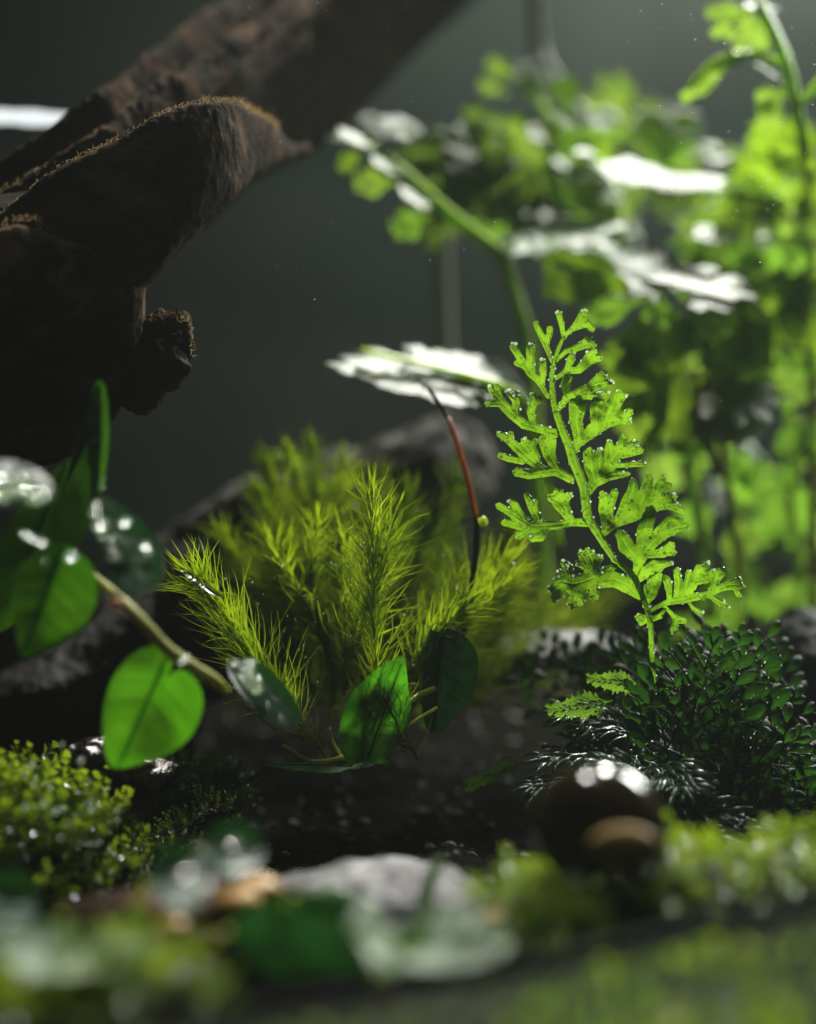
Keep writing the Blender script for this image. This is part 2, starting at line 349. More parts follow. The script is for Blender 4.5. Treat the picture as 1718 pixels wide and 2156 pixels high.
b.add(*loft([(150, 380, -260, 460, 25.9, .5), (330, 480, -230, 560, 25.6, .45), (318, 560, -230, 640, 25.3, .55), (306, 610, -230, 740, 25.1, .6), (304, 670, -220, 800, 25.1, .6), (300, 760, -190, 860, 25.1, .6), (262, 850, -160, 930, 25.1, .55), (205, 918, -120, 990, 25.1, .45), (120, 975, -60, 1010, 25.2, .4)], 110, 90, (.05, .02), (0, 0, 1), 5, px=.5))
b.build('trunk', 'wood', log)
b = MB()
b.add(*loft([(-120, 405, -120, 640, 26.6, .24), (0, 343, 0, 600, 26.7, .24), (90, 288, 90, 520, 26.9, .24), (160, 238, 170, 450, 27.2, .24), (230, 183, 250, 380, 27.6, .24), (300, 128, 330, 320, 28.3, .24), (400, 52, 430, 240, 29.3, .24), (490, -8, 520, 160, 30.3, .24), (600, -80, 640, 60, 31.5, .24)], 200, 60, (.09, .03), seed=3, px=.6))
b.build('ridge', 'wood', log, label='topmost blurred ridge of the driftwood')
b = MB()
b.add(*loft([(-120, 452, -120, 640, 25.9, .22), (0, 398, 0, 600, 26.0, .22), (70, 362, 80, 560, 26.1, .2), (150, 312, 160, 500, 26.3, .2), (230, 258, 250, 440, 26.6, .2), (290, 205, 330, 360, 27.1, .2), (370, 148, 400, 300, 27.7, .22), (440, 92, 480, 240, 28.4, .22), (540, 26, 580, 160, 29.3, .22), (640, -40, 680, 80, 30.3, .22)], 200, 60, (.10, .035), seed=6, px=.6))
b.build('ridge', 'wood', log, label='middle ridge of the driftwood')
b = MB()
b.add(*loft([(-120, 520, -120, 760, 24.9, .5), (0, 452, 20, 720, 24.9, .5), (60, 402, 80, 690, 24.95, .5), (110, 362, 130, 670, 25, .5), (170, 328, 190, 650, 25, .48), (255, 290, 270, 630, 25.05, .45), (320, 248, 320, 590, 25.1, .42), (390, 222, 372, 530, 25.2, .4), (450, 210, 440, 468, 25.5, .36), (495, 213, 495, 415, 25.9, .3), (530, 232, 528, 385, 26.5, .3), (572, 252, 565, 360, 27.2, .28), (610, 300, 612, 335, 28.2, .2), (650, 300, 655, 318, 29.2, .1)], 260, 72, (.055, .035), seed=9, px=.6))
b.build('ridge', 'wood', log, label='sharp front ledge of the driftwood with ragged end')
b = MB()
b.add(*loft([(-120, 520, -160, 900, 24.2, .5), (0, 470, -60, 860, 24.2, .5), (50, 456, 0, 800, 24.2, .45), (90, 472, 60, 760, 24.3, .4), (130, 500, 110, 700, 24.4, .32), (200, 515, 190, 640, 24.6, .2), (250, 540, 240, 600, 24.8, .06)], 110, 60, (.07, .035), seed=14, px=.6))
b.build('ridge', 'wood', log, label='short flake of wood below the front ledge')
b = MB(); rf = random.Random(12)
def fuzz(b, crest, n, L, up=.5):
    c = spline(crest, 200)
    for _ in range(n):
        k_ = rf.randrange(200); x, y, d = c[k_]
        if noise.noise(Vector((k_ * .09, n, 1))) < rf.uniform(-.35, .45): continue
        p = P(x + rf.uniform(-5, 5), y + rf.uniform(-3, 12), d + rf.uniform(-.12, .12))
        d0 = unit([rf.gauss(.5, .6), rf.gauss(0, .5), rf.gauss(up, .5)]); d1 = unit(d0 + np.array([rf.gauss(0, .6), rf.gauss(0, .4), rf.gauss(-.2, .5)]))
        t = rf.uniform(.2, 1) * L; w_ = .0024; sd = unit(np.cross(d0, FWD)) * w_; m = p + d0 * t * .5
        b.add([p - sd, p + sd, m + sd, m - sd, m + d1 * t * .5], [(0, 1, 2, 3), (3, 2, 4)])
fuzz(b, [(0, 450, 24.9), (60, 400, 24.9), (110, 360, 24.95), (170, 326, 24.98), (255, 288, 25), (320, 246, 25.05), (390, 220, 25.15), (450, 208, 25.4), (495, 211, 25.8), (530, 230, 26.4), (568, 250, 27.0)], 1900, .055)
fuzz(b, [(430, 210, 25.2), (495, 211, 25.8), (530, 232, 26.4), (568, 250, 27.0), (580, 262, 27.2)], 500, .12)
fuzz(b, [(0, 398, 26.0), (70, 362, 26.1), (150, 312, 26.3), (230, 258, 26.6), (290, 205, 27.1), (370, 148, 27.7)], 700, .08)
fuzz(b, [(0, 345, 26.7), (90, 290, 26.9), (160, 240, 27.2), (230, 185, 27.6), (300, 130, 28.3)], 500, .08)
fuzz(b, [(0, 470, 24.1), (50, 456, 24.1), (90, 472, 24.2), (130, 500, 24.3)], 260, .07)
fuzz(b, [(310, 670, 25), (345, 660, 25), (385, 660, 25), (402, 690, 25), (404, 745, 25)], 260, .05)
b.build('fibres', 'fibre', log, kind='stuff')  # fuzz added on the crests to draw the warm rim light
b = MB()
for (x, y, d, rx, rz, ry, sd) in [(345, 715, 25.2, .27, .30, .3, 1), (378, 690, 25.3, .13, .17, .2, 2), (330, 765, 25.1, .30, .27, .3, 3), (290, 810, 25.05, .3, .3, .3, 4), (385, 738, 25.3, .11, .16, .18, 5), (355, 780, 25.1, .17, .2, .2, 6)]:
    b.add(*rockmesh(P(x, y, d), (rx, ry, rz), sd, .38, 2.2, 36, 48))
b.build('knob', 'wood', log, label='lumpy brown knob at the end of the short stub')

# ================================================================== MAIN FERN
Zs = 2.386
def Z(x, y): return ((1180 + x / Zs) / 1.18743, (740 + y / Zs) / 1.18743)
fern = thing('fern_frond', P(*Z(1075, 2050), 25.0), 'bright lime green backlit fern frond standing upright in sharp focus, beaded with dew', 'fern')
rach = [(1085, 2300, 14), (1070, 2052, 17), (1065, 1950, 17), (1040, 1850, 17), (1010, 1770, 18), (975, 1690, 20), (925, 1630, 21), (850, 1570, 21), (790, 1480, 24), (735, 1390, 28), (692, 1320, 31), (680, 1230, 31), (672, 1150, 33), (640, 1060, 33), (605, 980, 33), (585, 900, 32), (545, 810, 28), (512, 720, 25), (490, 640, 22), (480, 560, 20), (478, 470, 17), (490, 390, 14), (518, 310, 13), (548, 240, 11)]
PIN0 = (-.02, 0, 0, 'fern', [[(x, y, r * .92) for x, y, r in rach]])
# every pinna: (z offset cm, tilt, curl, shade material, strokes)
PIN = [
 (0.00, .10, .5, 'fern', [[(548, 250, 13), (535, 170, 16), (520, 110, 15)], [(550, 240, 12), (610, 185, 18), (665, 115, 22)], [(600, 200, 15), (690, 165, 18), (715, 195, 14)]]),
 (.02, .05, .4, 'fern', [[(480, 390, 13), (440, 290, 19), (395, 195, 19), (383, 165, 14)], [(440, 290, 18), (462, 230, 18), (465, 198, 15)]]),
 (-.02, .2, .6, 'fern', [[(500, 385, 13), (560, 330, 14), (620, 310, 22), (680, 285, 27), (715, 290, 20)], [(640, 300, 22), (690, 262, 18)]]),
 (-.03, .1, .6, 'fern', [[(455, 600, 15), (400, 510, 18), (350, 460, 24), (290, 375, 21), (250, 305, 19)], [(360, 455, 22), (350, 380, 24), (350, 310, 22)], [(420, 520, 16), (425, 440, 22), (425, 390, 14)], [(310, 420, 18), (270, 400, 14)]]),
 (.03, .1, .5, 'fern', [[(500, 490, 13), (560, 450, 18), (640, 440, 22), (710, 385, 22), (760, 372, 14)], [(560, 455, 18), (590, 380, 24), (600, 350, 14)], [(640, 420, 18), (700, 350, 20), (730, 335, 13)]]),
 (-.06, .25, .9, 'fern', [[(505, 690, 14), (560, 615, 20), (640, 575, 30), (730, 535, 34), (820, 515, 15)], [(570, 610, 20), (560, 530, 30), (570, 490, 20)], [(680, 560, 28), (780, 470, 20)], [(620, 600, 18), (720, 600, 18), (800, 585, 15)]]),
 (-.04, .1, .7, 'fern', [[(495, 820, 26), (400, 788, 28), (310, 765, 28), (240, 700, 34), (175, 635, 30), (130, 580, 20), (108, 550, 12)], [(170, 640, 25), (100, 640, 16)], [(265, 710, 26), (262, 620, 24), (220, 575, 14)], [(265, 640, 20), (268, 580, 13)], [(370, 765, 26), (350, 690, 24), (372, 620, 27), (362, 592, 14)], [(375, 640, 24), (402, 612, 14)], [(170, 600, 20), (148, 540, 12)]]),
 (.07, .1, .5, 'fern', [[(610, 930, 20), (640, 850, 32), (620, 740, 40), (630, 660, 42)], [(640, 880, 26), (720, 800, 40), (800, 750, 38), (880, 735, 28), (935, 695, 18)], [(740, 790, 36), (740, 680, 36), (750, 640, 30)], [(800, 745, 36), (835, 650, 38), (875, 580, 16)], [(850, 680, 28), (903, 600, 13)], [(880, 740, 24), (925, 745, 16)]]),
 (.04, .05, .5, 'fern', [[(585, 1090, 26), (500, 1040, 32), (430, 1050, 30), (340, 1062, 30), (275, 1050, 22)], [(430, 1040, 30), (330, 960, 32), (265, 900, 28), (200, 840, 24), (165, 825, 14)], [(230, 870, 22), (232, 825, 14)], [(300, 985, 26), (220, 968, 22), (172, 952, 15)], [(400, 1000, 28), (350, 905, 34), (315, 870, 17)], [(355, 900, 26), (378, 865, 14)], [(510, 1040, 30), (460, 945, 36), (452, 870, 40)]]),
 (-.04, .2, .7, 'fern', [[(680, 1180, 26), (730, 1110, 32), (820, 1070, 30), (900, 1062, 20), (935, 1060, 10)], [(730, 1115, 30), (710, 1020, 40), (702, 950, 30)], [(745, 1085, 28), (757, 990, 30), (765, 930, 17)], [(800, 1065, 28), (835, 990, 42), (822, 910, 30), (820, 875, 14)], [(830, 985, 36), (880, 920, 34), (905, 850, 19)], [(885, 930, 26), (965, 885, 20)], [(900, 950, 24), (1000, 922, 17)], [(860, 1010, 20), (960, 1002, 18), (1015, 1000, 13)]]),
 (-.05, .05, .6, 'fern', [[(690, 1350, 28), (600, 1350, 22), (520, 1362, 26), (440, 1370, 30), (360, 1372, 42), (290, 1330, 34), (220, 1285, 24), (165, 1255, 17)], [(600, 1345, 20), (568, 1300, 32), (530, 1230, 50), (515, 1175, 22)], [(520, 1230, 34), (478, 1205, 20)], [(540, 1230, 34), (572, 1195, 18)], [(400, 1350, 30), (362, 1260, 28), (328, 1190, 14)], [(365, 1265, 20), (378, 1220, 14)], [(300, 1325, 28), (255, 1245, 22), (232, 1225, 13)], [(320, 1385, 26), (240, 1360, 24), (195, 1352, 15)], [(340, 1395, 24), (285, 1425, 20)], [(440, 1388, 26), (410, 1435, 28), (365, 1445, 17)]]),
 (.05, .1, .6, 'fern', [[(775, 1420, 22), (850, 1350, 32), (950, 1300, 50), (1050, 1250, 50), (1130, 1205, 38), (1195, 1200, 20)], [(800, 1385, 28), (800, 1270, 46), (792, 1205, 32), (778, 1180, 14)], [(825, 1250, 32), (850, 1175, 18)], [(880, 1330, 34), (930, 1230, 40), (962, 1150, 30), (960, 1115, 18)], [(1000, 1250, 44), (1040, 1150, 34), (1060, 1085, 18)], [(1080, 1200, 36), (1130, 1110, 25), (1140, 1082, 14)], [(1100, 1180, 30), (1165, 1138, 20)], [(1050, 1260, 34), (1150, 1250, 24), (1225, 1245, 14)], [(1150, 1245, 22), (1250, 1280, 15)]]),
 (.16, .1, .5, 'fern', [[(975, 1660, 18), (1000, 1570, 36), (1060, 1485, 36), (1130, 1425, 35), (1210, 1385, 30), (1275, 1372, 16)], [(980, 1565, 36), (920, 1490, 48), (892, 1430, 26)], [(1005, 1520, 36), (1030, 1400, 45), (1055, 1320, 40), (1062, 1285, 22)], [(1055, 1545, 24), (1140, 1530, 30), (1185, 1490, 18)], [(1150, 1530, 24), (1195, 1528, 17)], [(1110, 1410, 34), (1180, 1340, 30), (1240, 1340, 14)]]),
 (.2, .1, .5, 'fern', [[(985, 1700, 18), (1030, 1650, 36), (1090, 1615, 40), (1150, 1598, 22), (1180, 1595, 12)]]),
 (-.03, .15, .8, 'fern', [[(855, 1610, 15), (770, 1660, 45), (680, 1700, 50), (600, 1720, 54), (530, 1700, 44), (475, 1745, 18)], [(700, 1650, 40), (720, 1595, 46), (700, 1545, 30)], [(690, 1610, 36), (655, 1540, 18)], [(690, 1620, 30), (645, 1595, 18)], [(730, 1600, 30), (762, 1565, 16)], [(580, 1685, 34), (575, 1625, 32), (552, 1595, 17)], [(540, 1660, 28), (518, 1645, 13)], [(630, 1750, 36), (600, 1835, 24)], [(735, 1710, 24), (728, 1785, 24)], [(545, 1755, 28), (500, 1800, 24)], [(670, 1740, 30), (640, 1820, 22)]]),
 (.02, .15, .7, 'fern', [[(1062, 1880, 12), (1110, 1850, 14), (1180, 1822, 20), (1260, 1810, 24), (1340, 1792, 24), (1420, 1780, 20), (1470, 1742, 24), (1540, 1722, 30), (1600, 1725, 18)], [(1255, 1805, 24), (1310, 1730, 30), (1342, 1665, 30), (1350, 1620, 15)], [(1350, 1650, 26), (1392, 1605, 18)], [(1345, 1700, 28), (1400, 1680, 32), (1428, 1648, 14)], [(1425, 1760, 20), (1452, 1700, 22), (1482, 1650, 24)], [(1180, 1812, 18), (1172, 1725, 22), (1160, 1690, 18)], [(1220, 1790, 22), (1232, 1710, 25), (1222, 1645, 16)], [(1260, 1780, 20), (1290, 1690, 20), (1292, 1650, 13)], [(1425, 1795, 16), (1490, 1835, 20), (1520, 1842, 13)], [(1570, 1740, 20), (1590, 1780, 13)], [(1560, 1710, 22), (1590, 1690, 14)], [(1290, 1820, 12), (1320, 1865, 12), (1362, 1888, 13)]]),
 (.05, .1, .5, 'fern', [[(1150, 1850, 12), (1195, 1900, 13), (1225, 1930, 26), (1262, 1935, 15)], [(1215, 1940, 18), (1205, 1985, 18)]]),
 (-.05, .5, .5, 'fern', [[(1150, 1870, 10), (1120, 1910, 16), (1060, 1930, 18), (1000, 1918, 19)], [(1050, 1930, 16), (1010, 1950, 13)], [(1070, 1935, 14), (1062, 1962, 14)]]),
 (.14, .1, .5, 'fern', [[(1030, 1850, 14), (1065, 1770, 40), (1088, 1705, 32)], [(1050, 1770, 26), (1042, 1735, 14)], [(1085, 1730, 26), (1110, 1668, 20)]]),
 (.45, .0, .2, 'fern', [[(1000, 1800, 14), (920, 1720, 50), (850, 1690, 45), (790, 1700, 32)], [(940, 1730, 40), (960, 1680, 26)]]),
]
def swell(q, n):
    "side lobes start narrow and end broad, teeth keep apart"
    out = []
    for i, st_ in enumerate(q):
        m = len(st_) - 1
        if i >= n: out.append([(x, y, r * 1.12) for x, y, r in st_])
        elif i == 0: out.append([(x, y, r * (1.0 if k < m else 1.16)) for k, (x, y, r) in enumerate(st_)])
        else: out.append([(x, y, r * (.82 if k == 0 else 1.02 if k < m else 1.2)) for k, (x, y, r) in enumerate(st_)])
    return out
dropsites = []
kz = 1 / Zs / 1.18743 / PX        # cm per traced px at the focus distance
for pi_, (zo, tilt, curl, m_, st) in enumerate([PIN0] + PIN):
    rs = random.Random(pi_)
    st2 = teeth(st) if pi_ else st
    V2, F2, dd, cc = sdfmesh(swell(st2, len(st)) if pi_ else st2, 4.2, 4.0)
    if pi_:
        ds = sdf(V2, STEM, 5.0)[0]; F2 = [f for f in F2 if max(ds[k_] for k_ in f) > -3]
    else: STEM = segs(st2)
    x0, y0 = st[0][0][:2]; q = (V2 - (x0, y0)) * kz; dist = np.hypot(q[:, 0], q[:, 1])
    w_ = np.clip(-dd * kz / .12, 0, 1); pill = np.sqrt(1 - (1 - w_) ** 2) * (.022 if pi_ else .03)
    dep = np.array([noise.noise(Vector((a[0] * 2.2, a[1] * 2.2, pi_ * 3.1))) for a in q]) * .16 + np.array([noise.noise(Vector((a[0] * 7, a[1] * 7, pi_))) for a in q]) * .06
    vein = np.exp(-(cc / 4.0) ** 2)
    if pi_ == 0: dep = dep * .1; dist = dist * 0
    dep = 25.0 + (zo * np.clip(dist / .2, 0, 1) if pi_ < 13 else zo) + dep * (np.clip(dist / .15, .15, 1) if pi_ else 1) - pill + tilt * dist * .4 - curl * dist ** 2 * .10 + (rs.uniform(-.4, .4) * q[:, 0] + rs.uniform(-.15, .45) * q[:, 1] if pi_ else 0) + .5 * np.clip(-dd * 0 + dist - .45, 0, 1) ** 2 + vein * .008
    V3 = []
    for (x, y), d in zip(V2, dep): V3.append(P(*Z(x, y), d))
    V3 = np.array(V3)
    o_ = build('pinna' if pi_ else 'stem', V3, F2, m_, fern, vein if pi_ else vein * 0 + .5)
    ins = np.nonzero(dd > -26)[0]
    for t in range(int(len(V3) / 45)):
        i = rs.choice(ins) if rs.random() < .6 else rs.randrange(len(V3)); dropsites.append((V3[i], rs.choice([.005, .006, .007, .009, .012, .016])))
    for s in st2[len(st):]:
        if rs.random() < .38:
            x, y, r = s[-1]; j = np.argmin(np.hypot(V2[:, 0] - x, V2[:, 1] - y)); dropsites.append((V3[j], rs.uniform(.012, .024)))
b = MB()
for c, r in dropsites:
    sx = 1 + .3 * rnd.random(); b.add(SPH[0] * (r * sx, r * .6, r) + c - FWD * r * .62, SPH[1])
b.build('water_droplets', 'water', fern, kind='stuff')

# ================================================================== generic lobed frond prototypes (unit length along +x)
def proto(kind, seed, cell=.02):
    r = random.Random(seed); st = []
    def u(a, b): return r.uniform(a, b)
    if kind == 'pinnate':
        n = 5; st.append([(0, 0, .02), (.5, 0, .03), (.92, 0, .06)])
        for i in range(n):
            x = .16 + .74 * i / n
            for s in (-1, 1):
                L = (.30 - .16 * (i / n) ** 1.5) * u(.85, 1.15); a = u(.75, 1.05)
                ex, ey = x + L * math.cos(a), s * L * math.sin(a)
                st.append([(x, 0, .03), ((x + ex) / 2, ey / 2, .05), (ex, ey, .065)])
                for da in (-.5, .5): st.append([(ex, ey, .04), (ex + .10 * math.cos(s * a + da), ey + .10 * math.sin(s * a + da), .035)])
    elif kind == 'lobed':
        st.append([(0, 0, .02), (.35, 0, .06), (.9, 0, .11)])
        for a, L in ((.55, .75), (1.05, .6), (1.6, .42)):
            for s in (-1, 1):
                q = s * (a + u(-.1, .1)); st.append([(.25, 0, .05), (.25 + L * .5 * math.cos(q), L * .5 * math.sin(q), .09), (.25 + L * .85 * math.cos(q), L * .85 * math.sin(q), .10)])
    elif kind == 'obovate':
        st.append([(0, 0, .03), (.45, 0, .14), (.8, 0, .17)])
        for s in (-1, 1): st.append([(.35, 0, .08), (.68, s * .19, .15)])
        for a in (-.5, 0, .5): st.append([(.7, 0, .1), (.8 + .17 * math.cos(a), .3 * math.sin(a), .07)])
    elif kind == 'paddle':             # bipinnate frond with blunt paddles
        st.append([(0, 0, .012), (.5, 0, .012), (.9, 0, .02)])
        for i in range(6):
            x = .12 + .78 * i / 6
            for s in (-1, 1):
                L = (.36 - .22 * (i / 6)) * u(.85, 1.15); a = s * u(.65, .95)
                ex, ey = x + L * math.cos(a), L * math.sin(a); st.append([(x, 0, .012), (x + .5 * L * math.cos(a), .5 * L * math.sin(a), .014), (ex, ey, .035)])
                for t, da in ((.45, -.7), (.5, .7), (.75, -.6), (.8, .6)):
                    if L * (1 - t) < .04 and t > .7: pass
                    l2 = L * .42; px_, py_ = x + t * L * math.cos(a), t * L * math.sin(a)
                    st.append([(px_, py_, .012), (px_ + l2 * math.cos(a + da), py_ + l2 * math.sin(a + da), .034)])
    elif kind == 'lacy':
        st.append([(0, 0, .008), (.5, 0, .010), (.95, 0, .01)])
        for i in range(9):
            x = .08 + .85 * i / 9
            for s in (-1, 1):
                L = (.30 - .20 * (i / 9)) * u(.8, 1.2); a = s * u(.5, .8)
                st.append([(x, 0, .008), (x + L * math.cos(a), L * math.sin(a), .014)])
                for t, da in ((.4, -.5), (.45, .5), (.7, -.45), (.75, .45)):
                    px_, py_ = x + t * L * math.cos(a), t * L * math.sin(a); l2 = L * .4
                    st.append([(px_, py_, .008), (px_ + l2 * math.cos(a + da), py_ + l2 * math.sin(a + da), .013)])
    V2, F2, dd, cc = sdfmesh(st, cell, .02)
    w_ = np.clip(-dd / .05, 0, 1); z = np.sqrt(1 - (1 - w_) ** 2) * .022
    z = z + np.array([noise.noise(Vector((a[0] * 3.5, a[1] * 3.5, seed))) for a in V2]) * .07 - .22 * V2[:, 0] ** 2 - .25 * V2[:, 1] ** 2
    vein = np.exp(-(cc / .012) ** 2); z = z - vein * .006
    return np.column_stack([V2, z]), F2, vein
PRO = {('pinnate', i): proto('pinnate', i, .022) for i in (1, 2)}
PRO.update({('lobed', i): proto('lobed', i + 10, .024) for i in (1, 2)})
PRO.update({('obovate', i): proto('obovate', i + 20, .03) for i in (1, 2)})
PRO.update({('paddle', i): proto('paddle', i + 30, .011) for i in (1, 2, 3)})
PRO.update({('lacy', i): proto('lacy', i + 40, .008) for i in (1, 2)})
PM = {}
def leafobj(name, pk, m, parent, base, tip, nrm, width=1.0, bend=1.0, label=None):
    key = (pk, m)
    if key not in PM:
        V, F, vn = PRO[pk]; me = bpy.data.meshes.new(name); me.from_pydata(V.tolist(), [], F); me.materials.append(M[m])
        me.polygons.foreach_set('use_smooth', [True] * len(me.polygons)); a = me.attributes.new('vein', 'FLOAT', 'POINT'); a.data.foreach_set('value', vn)
        PM[key] = me
    o = bpy.data.objects.new(name, PM[key]); col.objects.link(o); o.parent = parent
    ax = tip - base; L = np.linalg.norm(ax); ax = ax / L; n = unit(nrm - ax * (nrm @ ax)); s = np.cross(n, ax)
    base_l = base * U - np.array(parent.location)
    mt = Matrix(((*(ax * L * U)[0:1], s[0] * L * U * width, n[0] * L * U * bend, base_l[0]), ((ax * L * U)[1], s[1] * L * U * width, n[1] * L * U * bend, base_l[1]), ((ax * L * U)[2], s[2] * L * U * width, n[2] * L * U * bend, base_l[2]), (0, 0, 0, 1)))
    o.matrix_basis = mt
    return meta(o, label)
def BD(d): return 27.5 + (d - 27.5) * .62 if d > 27.5 else d
def bvt(pts, n=24, k=10, **kw): return vt([(a, b_, BD(c), e) for a, b_, c, e in pts], n, k, **kw)
def glare(pt, k=.5):
    "surface direction halfway between the lamp and the camera"
    return unit(k * unit((LAMP if pt[1] > 24.2 else LAMP2) - pt) + (1 - k) * unit(CAM - pt))
FACE = -FWD

def spray(th, items, dz=0):
    for it in items:
        pk, m_, bx, by, bd, tx, ty, td, no, wd = it[:10]
        B, T = P(bx, by, BD(bd)), P(tx, ty, BD(td)); mid = (B + T) / 2
        n = glare(mid) if no == 'g' else (FACE if no == 'f' else unit(no if isinstance(no, tuple) else (0, -.6, .8)))
        n = n + np.array([rnd.uniform(-.06, .06), rnd.uniform(-.06, .06), 0])
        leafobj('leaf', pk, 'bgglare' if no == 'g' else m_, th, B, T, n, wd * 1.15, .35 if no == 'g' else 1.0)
O1, O2 = ('obovate', 1), ('obovate', 2); L1, L2 = ('lobed', 1), ('lobed', 2); N1, N2 = ('pinnate', 1), ('pinnate', 2)

# ---- arching fern behind, stem from the floor up to the node and out to the left
A = thing('background_fern', P(1150, 1250, 33), 'blurred green fern behind whose arching stem reaches left towards the driftwood', 'fern', 'blurred ferns in the background')
build('stem', *bvt([(1150, 1300, 33, 15), (1125, 900, 32.5, 15), (1110, 720, 32.2, 15), (1080, 610, 32, 15), (1055, 540, 31.8, 17), (1010, 500, 31.6, 14), (930, 435, 31.5, 13), (865, 375, 31.5, 11), (800, 320, 31.6, 9), (740, 285, 31.8, 6)], 60), 'bgstem', A)
build('stem', *bvt([(1055, 540, 31.8, 15), (1120, 520, 31.5, 12), (1200, 520, 31, 10), (1300, 560, 30.5, 9)], 30), 'bgstem', A)
build('stem', *bvt([(1300, 640, 33, 12), (1300, 500, 33.5, 14), (1285, 380, 34, 11), (1200, 300, 34, 9), (1100, 170, 34.5, 8)], 30), 'bgstem', A)
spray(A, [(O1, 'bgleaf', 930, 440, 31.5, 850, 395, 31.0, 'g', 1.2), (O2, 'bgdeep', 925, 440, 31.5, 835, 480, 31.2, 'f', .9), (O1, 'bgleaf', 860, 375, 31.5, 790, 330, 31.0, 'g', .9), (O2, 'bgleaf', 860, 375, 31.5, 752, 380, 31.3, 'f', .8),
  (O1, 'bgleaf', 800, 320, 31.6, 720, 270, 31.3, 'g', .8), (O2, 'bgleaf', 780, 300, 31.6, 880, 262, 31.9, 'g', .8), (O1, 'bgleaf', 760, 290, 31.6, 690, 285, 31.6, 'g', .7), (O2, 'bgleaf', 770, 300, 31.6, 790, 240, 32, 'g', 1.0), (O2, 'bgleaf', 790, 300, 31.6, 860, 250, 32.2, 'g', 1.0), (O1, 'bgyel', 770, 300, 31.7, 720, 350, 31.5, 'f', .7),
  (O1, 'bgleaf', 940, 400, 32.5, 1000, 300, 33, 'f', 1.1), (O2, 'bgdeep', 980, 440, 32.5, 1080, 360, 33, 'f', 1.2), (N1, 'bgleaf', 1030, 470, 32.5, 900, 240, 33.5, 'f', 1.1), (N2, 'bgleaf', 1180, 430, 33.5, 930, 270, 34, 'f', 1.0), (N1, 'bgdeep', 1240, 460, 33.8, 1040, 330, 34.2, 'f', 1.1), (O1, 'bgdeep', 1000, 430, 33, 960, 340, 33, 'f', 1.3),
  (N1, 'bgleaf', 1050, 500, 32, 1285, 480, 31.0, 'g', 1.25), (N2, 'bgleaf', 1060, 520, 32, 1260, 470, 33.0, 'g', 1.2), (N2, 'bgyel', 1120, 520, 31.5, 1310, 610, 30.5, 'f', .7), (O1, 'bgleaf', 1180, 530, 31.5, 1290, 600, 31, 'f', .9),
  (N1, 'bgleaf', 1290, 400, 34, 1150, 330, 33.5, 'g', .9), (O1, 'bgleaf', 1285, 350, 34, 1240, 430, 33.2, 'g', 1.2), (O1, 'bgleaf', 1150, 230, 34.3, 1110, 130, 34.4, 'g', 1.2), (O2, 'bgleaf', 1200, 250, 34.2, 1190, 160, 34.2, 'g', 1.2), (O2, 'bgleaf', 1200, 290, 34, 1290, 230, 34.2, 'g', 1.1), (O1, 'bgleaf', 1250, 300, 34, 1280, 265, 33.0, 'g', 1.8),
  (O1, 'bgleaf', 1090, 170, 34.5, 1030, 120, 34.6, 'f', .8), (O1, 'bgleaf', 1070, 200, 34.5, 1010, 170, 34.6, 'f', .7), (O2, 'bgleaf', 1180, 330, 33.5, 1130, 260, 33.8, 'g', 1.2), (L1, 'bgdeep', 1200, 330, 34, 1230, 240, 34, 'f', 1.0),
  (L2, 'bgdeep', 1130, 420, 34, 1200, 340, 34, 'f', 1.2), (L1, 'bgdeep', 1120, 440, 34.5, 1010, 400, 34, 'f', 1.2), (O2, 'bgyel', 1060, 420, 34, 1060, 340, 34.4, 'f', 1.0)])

it = []; ra = random.Random(21)
for i in range(26):
    x = ra.uniform(880, 1260); y = ra.uniform(255, 470) + max(0, (1000 - x)) * .1; d = ra.uniform(33.5, 37); a = ra.uniform(0, 6.28); L = ra.uniform(45, 80)
    it.append((ra.choice([N1, N2, L1, L2, O1, O2]), ra.choice(['bgleaf', 'bgdeep', 'bgdeep', 'bgyel']), x - L * .6 * math.cos(a), y - L * .6 * math.sin(a), d + .3, x + L * .6 * math.cos(a), y + L * .6 * math.sin(a), d - .3, ra.choice(['f', 'f', 'h']), ra.uniform(1, 1.5)))
for i in range(14):
    x = ra.uniform(1180, 1480); y = ra.uniform(230, 480); d = ra.uniform(35.5, 38); a = ra.uniform(0, 6.28); L = ra.uniform(50, 85)
    it.append((ra.choice([N1, N2, L1, L2]), ra.choice(['bgleaf', 'bgdeep', 'bgleaf']), x - L * .6 * math.cos(a), y - L * .6 * math.sin(a), d + .3, x + L * .6 * math.cos(a), y + L * .6 * math.sin(a), d - .3, ra.choice(['f', 'f', 'h']), ra.uniform(1, 1.5)))
spray(A, it)

